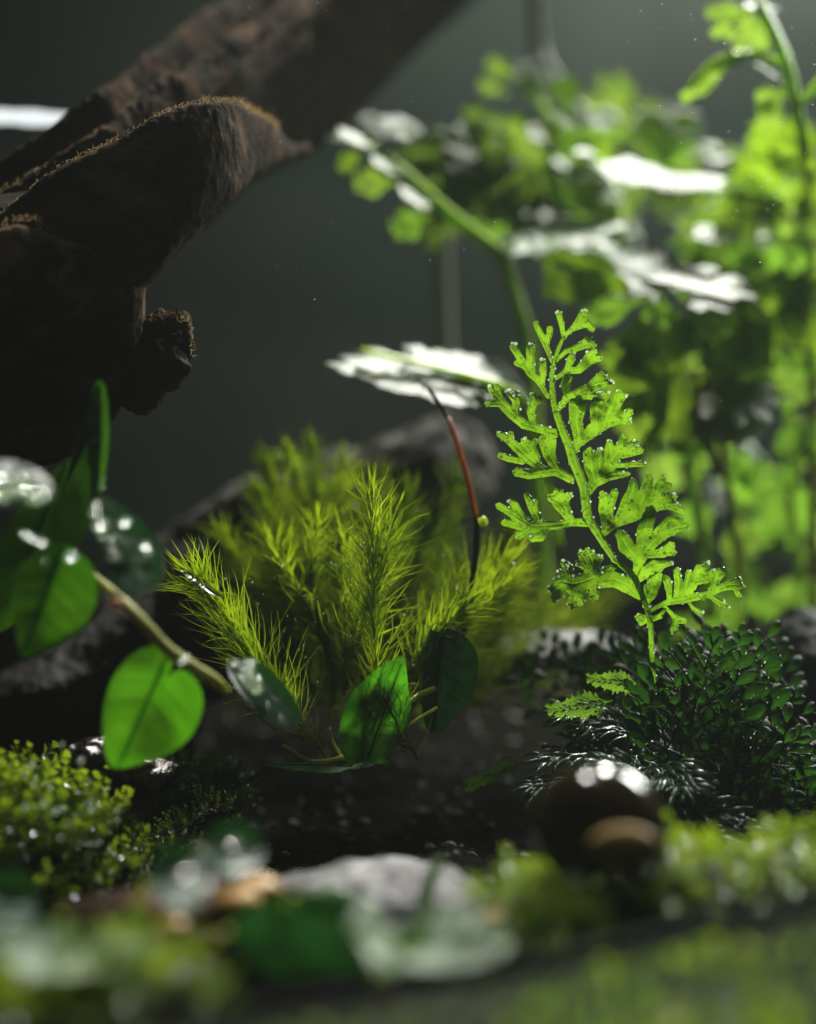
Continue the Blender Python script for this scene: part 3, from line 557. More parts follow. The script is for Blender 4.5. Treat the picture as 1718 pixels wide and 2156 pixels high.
# ---- large lobed leaves in the middle right
B_ = thing('background_fern', P(1500, 1200, 31), 'blurred fern with a broad lobed leaf glaring white just above the sharp frond', 'fern', 'blurred ferns in the background')
build('stem', *bvt([(1500, 1300, 31, 11), (1440, 900, 30.8, 11), (1400, 700, 30.5, 10), (1370, 620, 30.3, 9)], 30), 'bgstem', B_)
build('stem', *bvt([(1520, 1000, 29.5, 10), (1490, 930, 29.4, 10), (1470, 870, 29.3, 9), (1465, 780, 29.3, 7)], 20), 'olive', B_)
spray(B_, [(O1, 'bgdeep', 1370, 620, 29.3, 1335, 760, 28.8, 'f', .7), (O2, 'bgdeep', 1370, 620, 29.3, 1245, 665, 28.9, 'f', .6), (O1, 'bgdeep', 1390, 610, 29.4, 1440, 730, 28.8, 'f', .7), (O2, 'bgdeep', 1420, 600, 29.5, 1520, 700, 29.0, 'f', .7),
  (N2, 'bgleaf', 1400, 610, 29.8, 1330, 510, 30.6, 'g', 1.2), (L2, 'bgleaf', 1380, 620, 29.6, 1570, 575, 30.2, 'g', .9), (L1, 'bgleaf', 1420, 610, 29.5, 1480, 560, 30.6, 'g', 1.5), (O2, 'bgleaf', 1300, 570, 30, 1400, 620, 29.6, 'g', 1.3),
  (N1, 'bgleaf', 1230, 340, 32, 1440, 375, 31.8, 'g', .75), (N2, 'bgleaf', 1380, 380, 32, 1530, 375, 31.6, 'g', .8), (O1, 'bgleaf', 1260, 330, 32, 1215, 310, 32.2, 'g', 1.1), (O2, 'bgleaf', 1240, 350, 31.8, 1250, 410, 31.4, 'g', 1.2),
  (O1, 'bgleaf', 1400, 360, 33, 1370, 230, 33.5, 'g', 1.0), (O2, 'bgleaf', 1410, 340, 33, 1450, 230, 33.6, 'g', .8), (O1, 'bgleaf', 1440, 340, 33, 1510, 300, 33, 'g', 1.2), (L1, 'bgdeep', 1430, 360, 33.4, 1400, 280, 33.4, 'f', 1.0),
  (N1, 'bgyel', 1460, 780, 30.6, 1270, 800, 30.2, 'f', 1.1), (N2, 'bgyel', 1450, 780, 31.0, 1300, 900, 30.8, 'f', .9), (N1, 'bgleaf', 1460, 790, 31.5, 1600, 720, 31.2, 'f', 1.3), (L2, 'bgyel', 1440, 760, 31.5, 1440, 680, 31.3, 'f', 1.2),
  (L1, 'bgyel', 1480, 800, 29.4, 1320, 860, 29.0, 'f', 1.2), (N1, 'bgyel', 1440, 740, 29.6, 1290, 790, 29.4, 'f', 1.4),
  (N1, 'bgyel', 1650, 650, 31.5, 1480, 760, 31, 'f', 1.0), (N2, 'bgyel', 1540, 590, 31.6, 1760, 690, 31.2, 'f', .9)])

# ---- right hand ferns
C_ = thing('background_fern', P(1690, 1400, 33), 'blurred yellow green fern crowding the right edge below the glass', 'fern', 'blurred ferns in the background')
build('stem', *bvt([(1700, 1400, 33, 10), (1660, 900, 33, 10), (1640, 740, 33, 9), (1620, 640, 33, 8)], 30), 'bgstem', C_)
build('stem', *bvt([(1715, 1400, 32, 11), (1710, 700, 32, 11), (1705, 450, 32, 9), (1690, 300, 32, 8)], 30), 'olive', C_)
it = []
rc = random.Random(5)
for (x, y, d, mm) in [(1690, 330, 32, 'bgyel'), (1640, 310, 32.3, 'bgyel'), (1600, 370, 32.5, 'bgyel'), (1710, 390, 32, 'bgyel'), (1560, 330, 33, 'bgleaf'), (1590, 440, 32, 'bgyel'), (1660, 430, 32.8, 'bgleaf'), (1560, 400, 33.4, 'bgdeep'), (1500, 470, 33, 'bgleaf'), (1460, 500, 33.6, 'bgdeep'), (1640, 520, 32.6, 'bgdeep'), (1700, 560, 32, 'bgdeep'), (1560, 540, 33, 'bgdeep'), (1600, 590, 32, 'bgleaf'), (1690, 620, 31.5, 'bgyel'), (1640, 690, 32, 'bgleaf'), (1700, 720, 31.8, 'bgdeep'), (1570, 690, 32.5, 'bgleaf'), (1620, 760, 32.6, 'bgdeep'), (1700, 800, 32.2, 'bgleaf'), (1540, 740, 33, 'bgleaf'), (1480, 560, 33, 'bgdeep'), (1690, 480, 31.5, 'bgleaf'), (1520, 620, 32.5, 'bgdeep')]:
    a = rc.uniform(0, 6.28); L = rc.uniform(60, 95); pk = rc.choice([N1, N2, L1, L2, O1, O2])
    it.append((pk, mm, x - L * .6 * math.cos(a), y - L * .6 * math.sin(a), d + .3, x + L * .6 * math.cos(a), y + L * .6 * math.sin(a), d - .2, 'f', rc.uniform(1.0, 1.5)))
for i in range(11):
    x = rc.uniform(1430, 1740); y = rc.uniform(400, 800); d = rc.uniform(32, 35); a = rc.uniform(0, 6.28); L = rc.uniform(55, 95)
    it.append((rc.choice([N1, N2, L1, L2, O1, O2]), rc.choice(['bgleaf', 'bgleaf', 'bgyel']), x - L * .6 * math.cos(a), y - L * .6 * math.sin(a), d + .3, x + L * .6 * math.cos(a), y + L * .6 * math.sin(a), d - .2, rc.choice(['f', 'f', 'h']), rc.uniform(1.0, 1.5)))
for (x, y, d) in [(1500, 490, 32), (1570, 500, 32), (1640, 500, 31.5), (1700, 495, 31.5), (1540, 430, 32.5), (1670, 720, 31.5), (1560, 330, 33), (1600, 440, 32), (1700, 640, 31.4)]:
    L = rc.uniform(45, 70); it.append((rc.choice([O1, O2, N1]), 'bgleaf', x - L, y + 8, d, x + L, y - 6, d + .4, 'g', rc.uniform(.8, 1.1)))
spray(C_, it)

D_ = thing('background_fern', P(1700, 260, 30), 'pale green sprig rising into the hazy top right corner', 'fern', 'blurred ferns in the background')
build('stem', *bvt([(1700, 330, 30.5, 12), (1675, 220, 30.3, 13), (1655, 130, 30.2, 12), (1620, 50, 30, 12), (1585, -20, 30, 10)], 30), 'bgstem', D_)
build('stem', *bvt([(1680, 220, 30.3, 9), (1720, 180, 30.3, 8), (1760, 120, 30.2, 6)], 12), 'bgstem', D_)
build('stem', *bvt([(1640, 130, 30.2, 9), (1580, 115, 30.1, 9), (1510, 130, 30, 10), (1455, 185, 30, 8)], 20), 'bgstem', D_)
spray(D_, [(O1, 'bgleaf', 1560, 115, 30.1, 1445, 200, 29.9, 'f', .35), (O2, 'bgleaf', 1600, 20, 30.1, 1490, 20, 30.1, 'f', .5), (L1, 'bgleaf', 1610, 30, 30.1, 1550, 110, 30.2, 'f', .8), (O1, 'bgleaf', 1570, 30, 30.1, 1500, 70, 30.2, 'f', .6), (O2, 'bgleaf', 1600, 110, 30.2, 1500, 130, 30, 'g', .8),
  (O2, 'bgleaf', 1650, 170, 30.2, 1590, 130, 29.9, 'g', 1.2), (O1, 'bgleaf', 1650, 180, 30.2, 1610, 260, 30, 'f', .8), (O1, 'bgleaf', 1660, 200, 30.4, 1600, 200, 30.2, 'f', .8), (O2, 'bgleaf', 1640, 20, 30.1, 1570, 5, 30.1, 'g', 1.0), (O1, 'bgyel', 1690, 330, 30.4, 1640, 300, 30.3, 'f', 1.0), (O2, 'bgyel', 1700, 350, 30.4, 1700, 270, 30.3, 'f', 1.0)])

E_ = thing('background_fern', P(1100, 1100, 31), 'long grey white glaring leaf lying flat behind the thin brown stalk', 'fern', 'blurred ferns in the background')
build('stem', *bvt([(1180, 1150, 28.6, 8), (1140, 950, 28.6, 8), (1090, 830, 28.5, 8), (900, 770, 28.4, 7), (760, 735, 28.3, 5)], 30), 'bgstem', E_)
spray(E_, [(N1, 'bgleaf', 1130, 860, 28.6, 715, 720, 28.3, 'g', .62), (N2, 'bgleaf', 1150, 840, 28.8, 850, 735, 28.6, 'g', .8)])
G_ = thing('background_fern', P(1560, 1200, 30), 'pair of grey white glaring round leaves above the dark green thicket at right', 'fern', 'blurred ferns in the background')
build('stem', *bvt([(1560, 1250, 30.4, 8), (1530, 1000, 30.2, 8), (1500, 860, 30, 8), (1480, 790, 30, 7)], 20), 'olive', G_)
spray(G_, [(L1, 'bgleaf', 1470, 800, 30.2, 1620, 870, 29.6, 'g', 1.15), (L2, 'bgleaf', 1540, 900, 29.6, 1390, 830, 30.4, 'g', .8), (O1, 'bgleaf', 1560, 860, 30, 1560, 800, 31.2, 'g', 2.0), (O2, 'bgleaf', 1500, 840, 30, 1560, 920, 29, 'g', 1.6)])
# dark green thicket behind the frond, lower right
H_ = thing('background_fern', P(1560, 1420, 33), 'dark green blurred thicket of fern leaves filling the right side behind the frond tip', 'fern', 'blurred ferns in the background')
it = []
for i in range(34):
    x = rc.uniform(1380, 1740); y = rc.uniform(940, 1340) + (0 if x > 1450 else 60); d = rc.uniform(31.5, 34.5); a = rc.uniform(-2.6, -.5); L = rc.uniform(60, 120)
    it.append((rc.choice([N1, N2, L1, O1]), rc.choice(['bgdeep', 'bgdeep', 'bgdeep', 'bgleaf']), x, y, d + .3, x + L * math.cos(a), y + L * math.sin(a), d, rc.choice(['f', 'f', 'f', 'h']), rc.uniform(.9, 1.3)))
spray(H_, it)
build('stem', *bvt([(1560, 1400, 33, 8), (1540, 1200, 33, 8), (1570, 1050, 32.8, 6)], 20), 'bgstem', H_)

def traced(parent, pts, d0, gx=0, gy_=0, cup=.1, mid=None, m_='fig', name='leaf', veins=.02, nb=90, nr=14, wob=.04, seed=0, label=None, **kw):
    "a leaf blade with its outline, depth gradient per 100 px, cup and midrib"
    p = np.array(pts, float); p = np.vstack([p, p[:1]]); n = nb
    s = spline(p, n + 1)[:-1]; c = s.mean(0); V = []; vn = []
    mid = mid or (pts[0], tuple(c)); m0 = np.array(mid[0], float); m1 = np.array(mid[1], float); ml = np.linalg.norm(m1 - m0); mu = (m1 - m0) / ml
    wmax = max(abs((q - m0) @ np.array([-mu[1], mu[0]])) for q in s) + 1e-6
    for i in range(nr + 1):
        t = (i / nr) ** .85
        for q in s:
            x, y = c + (q - c) * t; v = np.array([x, y]) - m0; a = v @ mu; l = v @ np.array([-mu[1], mu[0]])
            dm = abs(l) / wmax; ve = math.exp(-(l / (wmax * .06)) ** 2)
            sv = max(0, math.cos((a / ml * 5.5 - dm * 1.3) * 2 * math.pi)) ** 4 * .3 * (1 - t ** 6); vv = max(ve, sv); vn.append(vv)
            d = d0 + gx * (x - c[0]) / 100 + gy_ * (y - c[1]) / 100 - cup * dm ** 2 + veins * vv + wob * noise.noise(Vector((x * .012, y * .012, seed)))
            V.append(P(x, y, d))
    F = [(i * n + j, i * n + (j + 1) % n, (i + 1) * n + (j + 1) % n, (i + 1) * n + j) for i in range(nr) for j in range(n)]
    lf = build(name, V, F, m_, parent, vn, label=label, **kw)
    if m_.startswith('fig') and name == 'leaf':
        q = []
        for t in np.linspace(.06, .94, 12):
            x, y = m0 + (m1 - m0) * t
            d = d0 + gx * (x - c[0]) / 100 + gy_ * (y - c[1]) / 100 + veins + wob * noise.noise(Vector((x * .012, y * .012, seed))) + .004
            q.append((x, y, d, 3.0 * (1 - .7 * t)))
        Vt, Ft = vt(q, 24, 6); build('midrib', Vt, Ft, m_, lf)
    return lf
# ================================================================== feather moss clump
def filament(b, base, d0, d1, L, wid, ref, n=5):
    V = []
    p = base.copy()
    for i in range(n + 1):
        t = i / n; dr = unit(d0 * (1 - t) + d1 * t); s = unit(np.cross(dr, ref)) * wid * (1 - t) ** .7 * (.6 + .4 * min(1, t * 5))
        if i < n: V += [p - s, p + s]
        else: V.append(p)
        p = p + dr * L / n
    F = [(2 * i, 2 * i + 1, 2 * i + 3, 2 * i + 2) for i in range(n - 1)] + [(2 * n - 2, 2 * n - 1, 2 * n)]
    b.add(V, F)
def shoot(parent, pts, n, L, wid, mt, ang=.55, seed=0, tip=True, front=1.0, name='shoot'):
    "pts x, y, depth down to up"
    r = random.Random(seed); s = spline([P(*p) for p in pts], 60); T = np.gradient(s, axis=0); b = MB()
    V, F = tube([(*s[i], .016 * (1 - i / 62)) for i in range(0, 60, 4)], 24, 6); b.add(V, F)
    n = int(n * .8); L *= 1.05; wid *= .72
    for k in range(n):
        t = r.random() ** .9; i = min(59, int(t * 59)); tt = unit(T[i]); a = unit(np.cross(tt, FWD)); c = np.cross(tt, a); q = r.uniform(0, 2 * math.pi)
        side = a * math.cos(q) + c * math.sin(q) * .8; an = ang * r.uniform(.35, 1.7)
        d0 = unit(tt * math.cos(an) + side * math.sin(an)); d1 = unit(tt * math.cos(an * .6) + side * math.sin(an * .6) * r.choice([1, 1, 1.6, .3]) + np.array([r.gauss(0, .42), r.gauss(0, .35), r.gauss(-.12, .4)]))
        LL = L * r.uniform(.4, 1.3) * (1 - .45 * t * t)
        filament(b, s[i] + side * .01, d0, d1, LL, wid * r.uniform(.7, 1.2), FWD + side * .6 + .3 * UP * r.uniform(-1, 1))
    if tip:
        tt = unit(T[-1])
        for k in range(3):
            side = unit(np.cross(tt, FWD)) * r.uniform(-.12, .12) + FWD * r.uniform(-.1, .1); filament(b, s[-3], unit(tt + side), unit(tt + side * .3), L * r.uniform(.4, .6), wid * 1.6, FWD + .5 * side, 6)
    return b.build(name, mt, parent)
moss = thing('feather_moss_clump', P(800, 1560, 25.5), 'clump of feathery yellow green moss plumes in the centre behind the small blotched leaf', 'moss')
shoot(moss, [(640, 1560, 25.2), (580, 1460, 25.0), (520, 1370, 24.95), (455, 1270, 24.9), (405, 1215, 24.85)], 430, .72, .011, 'moss', .62, 1)
shoot(moss, [(800, 1560, 25.3), (790, 1400, 25.1), (785, 1250, 25.1), (785, 1130, 25.2), (778, 1040, 25.3)], 420, .62, .011, 'moss', .6, 2)
traced(moss, [(368, 1182), (395, 1196), (430, 1217), (458, 1238), (470, 1258), (445, 1250), (410, 1228), (385, 1206)], 24.75, .1, -.4, .05, ((368, 1182), (470, 1258)), 'moss', name='tip_leaf', veins=0, nr=6)
rm = random.Random(77)
for k in range(46):
    u = rm.random(); bx = 600 + 330 * u + rm.uniform(-30, 30); by = rm.uniform(1330, 1540); bd = rm.uniform(25.6, 28.2)
    up = rm.uniform(150, 290) * (1.15 - .6 * abs(u - .35)); lean = (u - .45) * 260 + rm.uniform(-90, 90); tx, ty = bx + lean, by - up
    if ty > 1330 and bd > 26.5: ty -= 120
    shoot(moss, [(bx, by, bd), ((bx + tx) / 2 + rm.uniform(-30, 30), (by + ty) / 2, bd - .1), (tx, ty, bd - rm.uniform(-.3, .5))], 190, rm.uniform(.45, .7), rm.uniform(.010, .017), rm.choice(['moss', 'moss', 'moss', 'mossold']), rm.uniform(.55, .8), 100 + k)
for k, (x, y, d, tx, ty) in enumerate([(650, 1250, 27.6, 560, 975), (680, 1250, 27.8, 610, 955), (700, 1250, 27.8, 660, 950), (720, 1250, 27.9, 720, 975), (640, 1260, 27.6, 545, 1040), (760, 1250, 27.2, 800, 1010), (800, 1260, 27.2, 850, 1040), (860, 1300, 27.2, 920, 1080), (900, 1300, 27.5, 960, 1010), (980, 1330, 28, 1075, 1120), (1000, 1350, 28, 1090, 1200)]):
    shoot(moss, [(x, y, d), ((x + tx) / 2 + rm.uniform(-20, 20), (y + ty) / 2, d), (tx, ty, d)], 200, .55, .017, 'moss', .6, 20 + k)
for k, (x, y, d, tx, ty) in enumerate([(900, 1500, 26.8, 960, 1300), (950, 1500, 27.5, 1060, 1300), (1000, 1480, 28, 1150, 1270), (860, 1520, 26.2, 880, 1300), (960, 1460, 28.5, 1020, 1240), (1040, 1450, 29, 1180, 1230), (1060, 1430, 29.5, 1280, 1260), (1080, 1440, 29, 1200, 1300)]):
    shoot(moss, [(x, y, d), ((x + tx) / 2, (y + ty) / 2 + 20, d), (tx, ty, d)], 170, .6, .016, 'mossold', .7, 50 + k)
# short dark lower filaments
shoot(moss, [(880, 1600, 24.9), (830, 1500, 24.9), (790, 1440, 24.95)], 120, .4, .008, 'mossold', .9, 71, tip=False)
shoot(moss, [(700, 1620, 25.1), (650, 1540, 25.0), (560, 1400, 24.9)], 90, .5, .008, 'mossold', .9, 72, tip=False)
# dew on the moss
b = MB(); rd = random.Random(3)
for _ in range(60):
    t = rd.random(); x = 420 + rd.random() * 480; y = rd.uniform(1180, 1480); r = rd.choice([.006, .008, .01, .014]); b.add(SPHL[0] * r + P(x, y, 24.8 + rd.random() * .8), SPHL[1])
b.build('water_droplets', 'water', moss, kind='stuff')

# ================================================================== creeping fig
def drops(parent, lst, name='water_droplets'):
    "flattened beads lying on a leaf: x, y, depth, radius cm"
    b = MB()
    for x, y, d, r in lst:
        pt = P(x, y, d); n = glare(pt); a = unit(np.cross(n, (1, 0, .01))); c = np.cross(n, a)
        S = SPH[0]; b.add(pt + np.outer(S[:, 0] * r, a) + np.outer(S[:, 1] * r, c) + np.outer(S[:, 2] * r * .45, n), SPH[1])
    b.build(name, 'water', parent, kind='stuff')

fig = thing('creeping_fig_vine', P(470, 1460, 24), 'creeping vine with glossy heart shaped leaves hanging at the left below the driftwood', 'vine')
build('stem', *vt([(150, 1170, 23.6, 6), (200, 1215, 23.2, 8), (255, 1265, 22.8, 12), (300, 1310, 22.7, 13), (350, 1365, 22.8, 14), (405, 1405, 22.9, 14), (450, 1432, 23.0, 13), (478, 1455, 23.2, 9)], 60), 'olive', fig)
traced(fig, [(352, 1425), (362, 1398), (352, 1370), (325, 1360), (290, 1370), (258, 1398), (232, 1440), (217, 1500), (218, 1565), (228, 1604), (246, 1618), (290, 1610), (350, 1590), (398, 1555), (424, 1505), (427, 1465), (412, 1430), (390, 1413), (370, 1413)], 23.0, .12, .05, .14, ((350, 1385), (250, 1612)), 'fig', seed=1, veins=.03, label='bright green heart shaped leaf, lowest on the vine')
build('leaf_stalk', *vt([(345, 1360, 22.8, 6), (352, 1375, 22.9, 6), (348, 1392, 22.98, 5)], 10), 'olive', fig)
traced(fig, [(120, 1140), (80, 1165), (40, 1190), (22, 1240), (30, 1300), (38, 1360), (50, 1385), (90, 1372), (150, 1345), (190, 1300), (205, 1245), (195, 1195), (160, 1160)], 22.7, .08, .05, .14, ((130, 1160), (50, 1380)), 'fig', seed=2, veins=.04, label='green heart shaped leaf with dark veins at the left edge')
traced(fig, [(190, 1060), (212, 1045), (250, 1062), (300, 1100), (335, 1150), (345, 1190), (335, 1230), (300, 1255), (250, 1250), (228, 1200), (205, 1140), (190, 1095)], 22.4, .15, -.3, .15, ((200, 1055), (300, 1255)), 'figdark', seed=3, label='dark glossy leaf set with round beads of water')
drops(fig, [(200, 1078, 22.3, .05), (212, 1105, 22.3, .075), (203, 1062, 22.3, .035), (262, 1100, 22.3, .055), (237, 1165, 22.25, .09), (245, 1170, 22.25, .06), (305, 1150, 22.3, .05), (312, 1160, 22.3, .04), (238, 1130, 22.3, .03), (215, 1128, 22.3, .03)])
traced(fig, [(-60, 990), (0, 968), (50, 975), (95, 1000), (113, 1030), (100, 1055), (50, 1062), (-20, 1060), (-70, 1040)], 21.8, .05, -.55, .05, ((-60, 1020), (113, 1030)), 'figdark', seed=4, label='glaring wet leaf cut by the left edge of the picture')
drops(fig, [(5, 1040, 21.6, .10), (10, 1050, 21.6, .07), (40, 1020, 21.6, .12), (55, 1022, 21.6, .10), (30, 1012, 21.6, .06), (80, 1042, 21.6, .10), (70, 1045, 21.6, .08), (20, 1008, 21.6, .05), (48, 1002, 21.6, .05), (0, 1000, 21.6, .07), (95, 1040, 21.6, .05), (-10, 1030, 21.6, .10), (62, 1010, 21.6, .05), (25, 1060, 21.6, .04)])
drops(fig, [(60, 1128, 22.4, .05), (75, 1135, 22.4, .06), (90, 1142, 22.4, .05), (48, 1122, 22.4, .04), (148, 1172, 22.4, .06), (95, 1180, 22.4, .03), (392, 1385, 22.6, .045), (382, 1392, 22.6, .035)])
# big upright folded leaf
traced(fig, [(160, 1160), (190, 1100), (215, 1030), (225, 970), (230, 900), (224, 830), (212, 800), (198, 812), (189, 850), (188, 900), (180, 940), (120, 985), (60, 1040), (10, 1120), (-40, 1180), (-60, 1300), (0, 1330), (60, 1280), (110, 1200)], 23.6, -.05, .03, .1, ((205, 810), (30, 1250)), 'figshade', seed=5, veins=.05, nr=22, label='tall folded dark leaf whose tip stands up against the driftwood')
traced(fig, [(212, 798), (197, 812), (189, 850), (187, 905), (186, 960), (190, 1010), (196, 1060), (212, 1035), (223, 980), (229, 920), (228, 860), (222, 815)], 23.45, -.5, .02, .06, ((212, 800), (195, 1050)), 'fig', seed=6, wob=.1, name='leaf_edge', label='lit rolled edge of the tall folded leaf')  # lighter leaf material puts the lit edge into the colour
b = MB()
for _ in range(40):
    y = rd.uniform(820, 1040); b.add(SPHL[0] * rd.choice([.006, .01, .013]) + P(rd.uniform(197, 220), y, 23.3), SPHL[1])
b.build('water_droplets', 'water', fig, kind='stuff')
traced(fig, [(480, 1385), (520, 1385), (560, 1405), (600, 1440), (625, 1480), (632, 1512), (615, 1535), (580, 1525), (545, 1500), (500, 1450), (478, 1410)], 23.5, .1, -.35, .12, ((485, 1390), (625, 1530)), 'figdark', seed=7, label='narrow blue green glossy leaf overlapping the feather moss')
drops(fig, [(494, 1395, 23.3, .05), (520, 1400, 23.3, .07), (530, 1395, 23.3, .05), (512, 1418, 23.3, .06), (522, 1430, 23.3, .07), (535, 1440, 23.3, .09), (540, 1450, 23.3, .07), (528, 1410, 23.3, .05)])
b = MB(); b.add(*rockmesh(P(243, 1272, 22.5), (.05, .05, .05), 2, .1, 3, 12, 16)); b.build('bud', 'redstem', fig, label='tiny orange red bud on the stem')

runner = thing('creeping_fig_runner', P(700, 1600, 25), 'short runner with one upright dark blotched leaf below the feather moss', 'vine')
traced(runner, [(738, 1616), (722, 1590), (713, 1550), (722, 1500), (745, 1455), (785, 1415), (825, 1390), (848, 1380), (855, 1400), (860, 1450), (867, 1500), (855, 1540), (830, 1580), (815, 1605), (780, 1608), (760, 1600)], 24.85, .12, .02, .16, ((770, 1608), (850, 1382)), 'figspot', seed=8, veins=.035, label='pointed green leaf blotched with dark patches')
traced(runner, [(554, 1609), (600, 1611), (650, 1612), (700, 1614), (740, 1610), (780, 1604), (785, 1612), (740, 1622), (690, 1627), (640, 1624), (600, 1618)], 24.8, .02, -1.5, .02, ((554, 1609), (780, 1608)), 'fig', seed=9, veins=0, name='leaf', label='thin leaf seen edge on')
build('stem', *vt([(596, 1572, 25.2, 6), (625, 1590, 25.1, 6), (655, 1604, 25, 6), (690, 1603, 24.95, 6), (720, 1596, 24.9, 6), (745, 1600, 24.9, 5)], 24), 'olive', runner)
build('stem', *vt([(694, 1532, 25, 3), (700, 1560, 24.98, 3.5), (712, 1582, 24.95, 4), (720, 1596, 24.93, 4)], 14), 'olive', runner)
build('stem', *vt([(840, 1560, 24.9, 4), (862, 1528, 24.95, 4), (890, 1508, 25.0, 4), (920, 1490, 25.1, 4)], 14), 'bgstem', runner)
build('stem', *vt([(860, 1480, 25.1, 7), (885, 1462, 25.3, 7), (915, 1450, 25.4, 6)], 14), 'bgstem', runner)
traced(runner, [(905, 1322), (895, 1380), (890, 1440), (890, 1500), (900, 1535), (925, 1545), (955, 1515), (975, 1490), (992, 1480), (1005, 1430), (1005, 1380), (985, 1345), (950, 1325), (920, 1330)], 25.5, .1, .05, .15, ((930, 1325), (915, 1540)), 'figdark', seed=10, veins=.04, label='dark olive hanging leaf right of the moss')

# thin reddish stalk
st_ = thing('thin_stalk', P(980, 1330, 26), 'thin bent stalk, dark with a red stretch, rising behind the feather moss', 'plant stalk')
build('stem', *vt([(975, 1340, 26, 6), (985, 1290, 26, 6), (996, 1210, 26, 6.5), (1004, 1130, 26, 6.5), (1003, 1090, 26, 6)], 20), 'brownstem', st_)
build('stem', *vt([(1003, 1092, 26.0, 6), (992, 1040, 26.1, 6.5), (975, 975, 26.2, 6.5), (955, 910, 26.3, 5.5), (944, 880, 26.4, 4.5)], 20), 'redstem', st_, label='red stretch of the stalk')
build('stem', *vt([(946, 885, 26.4, 4.5), (925, 850, 26.5, 5), (900, 815, 26.6, 4), (880, 793, 26.8, 4)], 12), 'brownstem', st_)
traced(st_, [(880, 790), (850, 792), (810, 786), (785, 786), (776, 794), (790, 801), (820, 801), (855, 798), (880, 798)], 26.9, .03, -3, .0, ((880, 795), (776, 794)), 'mossold', veins=0, name='dry_leaf', nr=5)
b = MB(); b.add(*rockmesh(P(1016, 1098, 25.9), (.055, .04, .05), 5, .5, 6, 18, 24)); b.build('node', 'bgstem', st_, label='pale node on the stalk')
# a few dewy tendrils off the stalk

# ================================================================== fronds made of many small cupped paddles
def paddle(m=5):
    V = []; F = []; T = [0, .15, .32, .5, .66, .8, .9, .965, 1.0]; n = len(T)
    for t in T:
        wd = .5 * math.sqrt(max(.004, 1 - ((t - .6) / .4) ** 2)) if t > .6 else .5 * (.16 + .84 * math.sin(math.pi / 2 * t / .6) ** 1.3)
        for j in range(m):
            u = 2 * j / (m - 1) - 1; V.append((t - .02 * u * u, u * wd, .16 * (1 - u * u) * math.sin(math.pi * min(t, .97)) ** .5 - .25 * t * t))
    F = [(i * m + j, (i + 1) * m + j, (i + 1) * m + j + 1, i * m + j + 1) for i in range(n - 1) for j in range(m - 1)]
    return np.array(V), F
PADV, PADF = paddle()
def frond3d(name, parent, m_, B, T, nrm, npair=6, pl=.24, pw=.5, spread=.5, seed=0, bend=.25, label=None, per=3, rough=.25):
    r = random.Random(seed); b = MB(); ax = unit(T - B); L = np.linalg.norm(T - B); n = unit(nrm - ax * (nrm @ ax)); s = np.cross(n, ax)
    def cur(t): return B + ax * L * t - n * bend * L * (t * t - t * .6) + s * .05 * L * math.sin(t * 3 + seed)
    def pad(o, d, nn, l):
        d = unit(d); nn = unit(nn - d * (nn @ d) + 1e-6); c = np.cross(nn, d); b.add(o + l * (np.outer(PADV[:, 0], d) + np.outer(PADV[:, 1] * pw, c) + np.outer(PADV[:, 2], nn)), PADF)
    b.add(*tube([(*cur(t), .018 * (1 - .6 * t)) for t in np.linspace(0, 1, 8)], 20, 6))
    for i in range(npair):
        t = .18 + .8 * i / npair; o = cur(t); size = (1 - .55 * t) * r.uniform(.85, 1.15)
        for sg in (-1, 1):
            sp = L * spread * size; d = unit(ax * .85 + s * sg * .8 + n * r.uniform(-.35, .35)); e = o + d * sp; nn = n + rough * np.array([r.gauss(0, 1), r.gauss(0, 1), r.gauss(0, 1)])
            b.add(*tube([(*o, .010), (*((o + e) / 2), .009), (*e, .006)], 6, 5))
            pad(e, d, nn, pl * size ** .5)
            for k in range(per):
                u = .3 + .6 * k / per; q = o + d * sp * u; da = unit(d + np.cross(n, d) * (1 if k % 2 else -1) * r.uniform(.6, 1.0) + n * r.uniform(-.3, .3)); pad(q, da, nn + .2 * rough * np.array([r.gauss(0, 1), 0, r.gauss(0, 1)]), pl * size ** .5 * r.uniform(.75, 1.05))
    pad(cur(1), ax, n, pl * .7)
    for sg in (-1, 1): pad(cur(.97), ax + sg * .6 * s, n, pl * .65)
    return b.build(name, m_, parent, label=label)

# ================================================================== dark fern clump lower right
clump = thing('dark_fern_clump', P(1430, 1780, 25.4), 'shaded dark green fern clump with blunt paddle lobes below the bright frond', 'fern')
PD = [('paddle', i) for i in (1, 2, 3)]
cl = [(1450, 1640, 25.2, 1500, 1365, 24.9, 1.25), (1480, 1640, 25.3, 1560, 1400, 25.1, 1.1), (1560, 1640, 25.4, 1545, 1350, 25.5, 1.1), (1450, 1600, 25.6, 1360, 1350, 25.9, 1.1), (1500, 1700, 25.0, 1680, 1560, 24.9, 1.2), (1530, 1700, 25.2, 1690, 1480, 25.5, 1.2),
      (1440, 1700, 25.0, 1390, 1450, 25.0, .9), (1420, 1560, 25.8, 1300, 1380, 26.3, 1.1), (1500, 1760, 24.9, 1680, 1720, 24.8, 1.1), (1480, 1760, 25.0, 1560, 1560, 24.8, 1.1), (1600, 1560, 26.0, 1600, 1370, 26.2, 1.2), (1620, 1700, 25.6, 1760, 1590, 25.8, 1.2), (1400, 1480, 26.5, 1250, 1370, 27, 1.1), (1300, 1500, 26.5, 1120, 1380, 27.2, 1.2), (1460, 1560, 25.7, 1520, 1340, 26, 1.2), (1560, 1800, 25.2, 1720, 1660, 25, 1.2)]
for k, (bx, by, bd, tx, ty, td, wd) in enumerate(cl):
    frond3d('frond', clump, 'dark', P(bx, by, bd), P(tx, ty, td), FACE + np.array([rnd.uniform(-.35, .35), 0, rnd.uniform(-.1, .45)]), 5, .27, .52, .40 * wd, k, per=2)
b = MB()
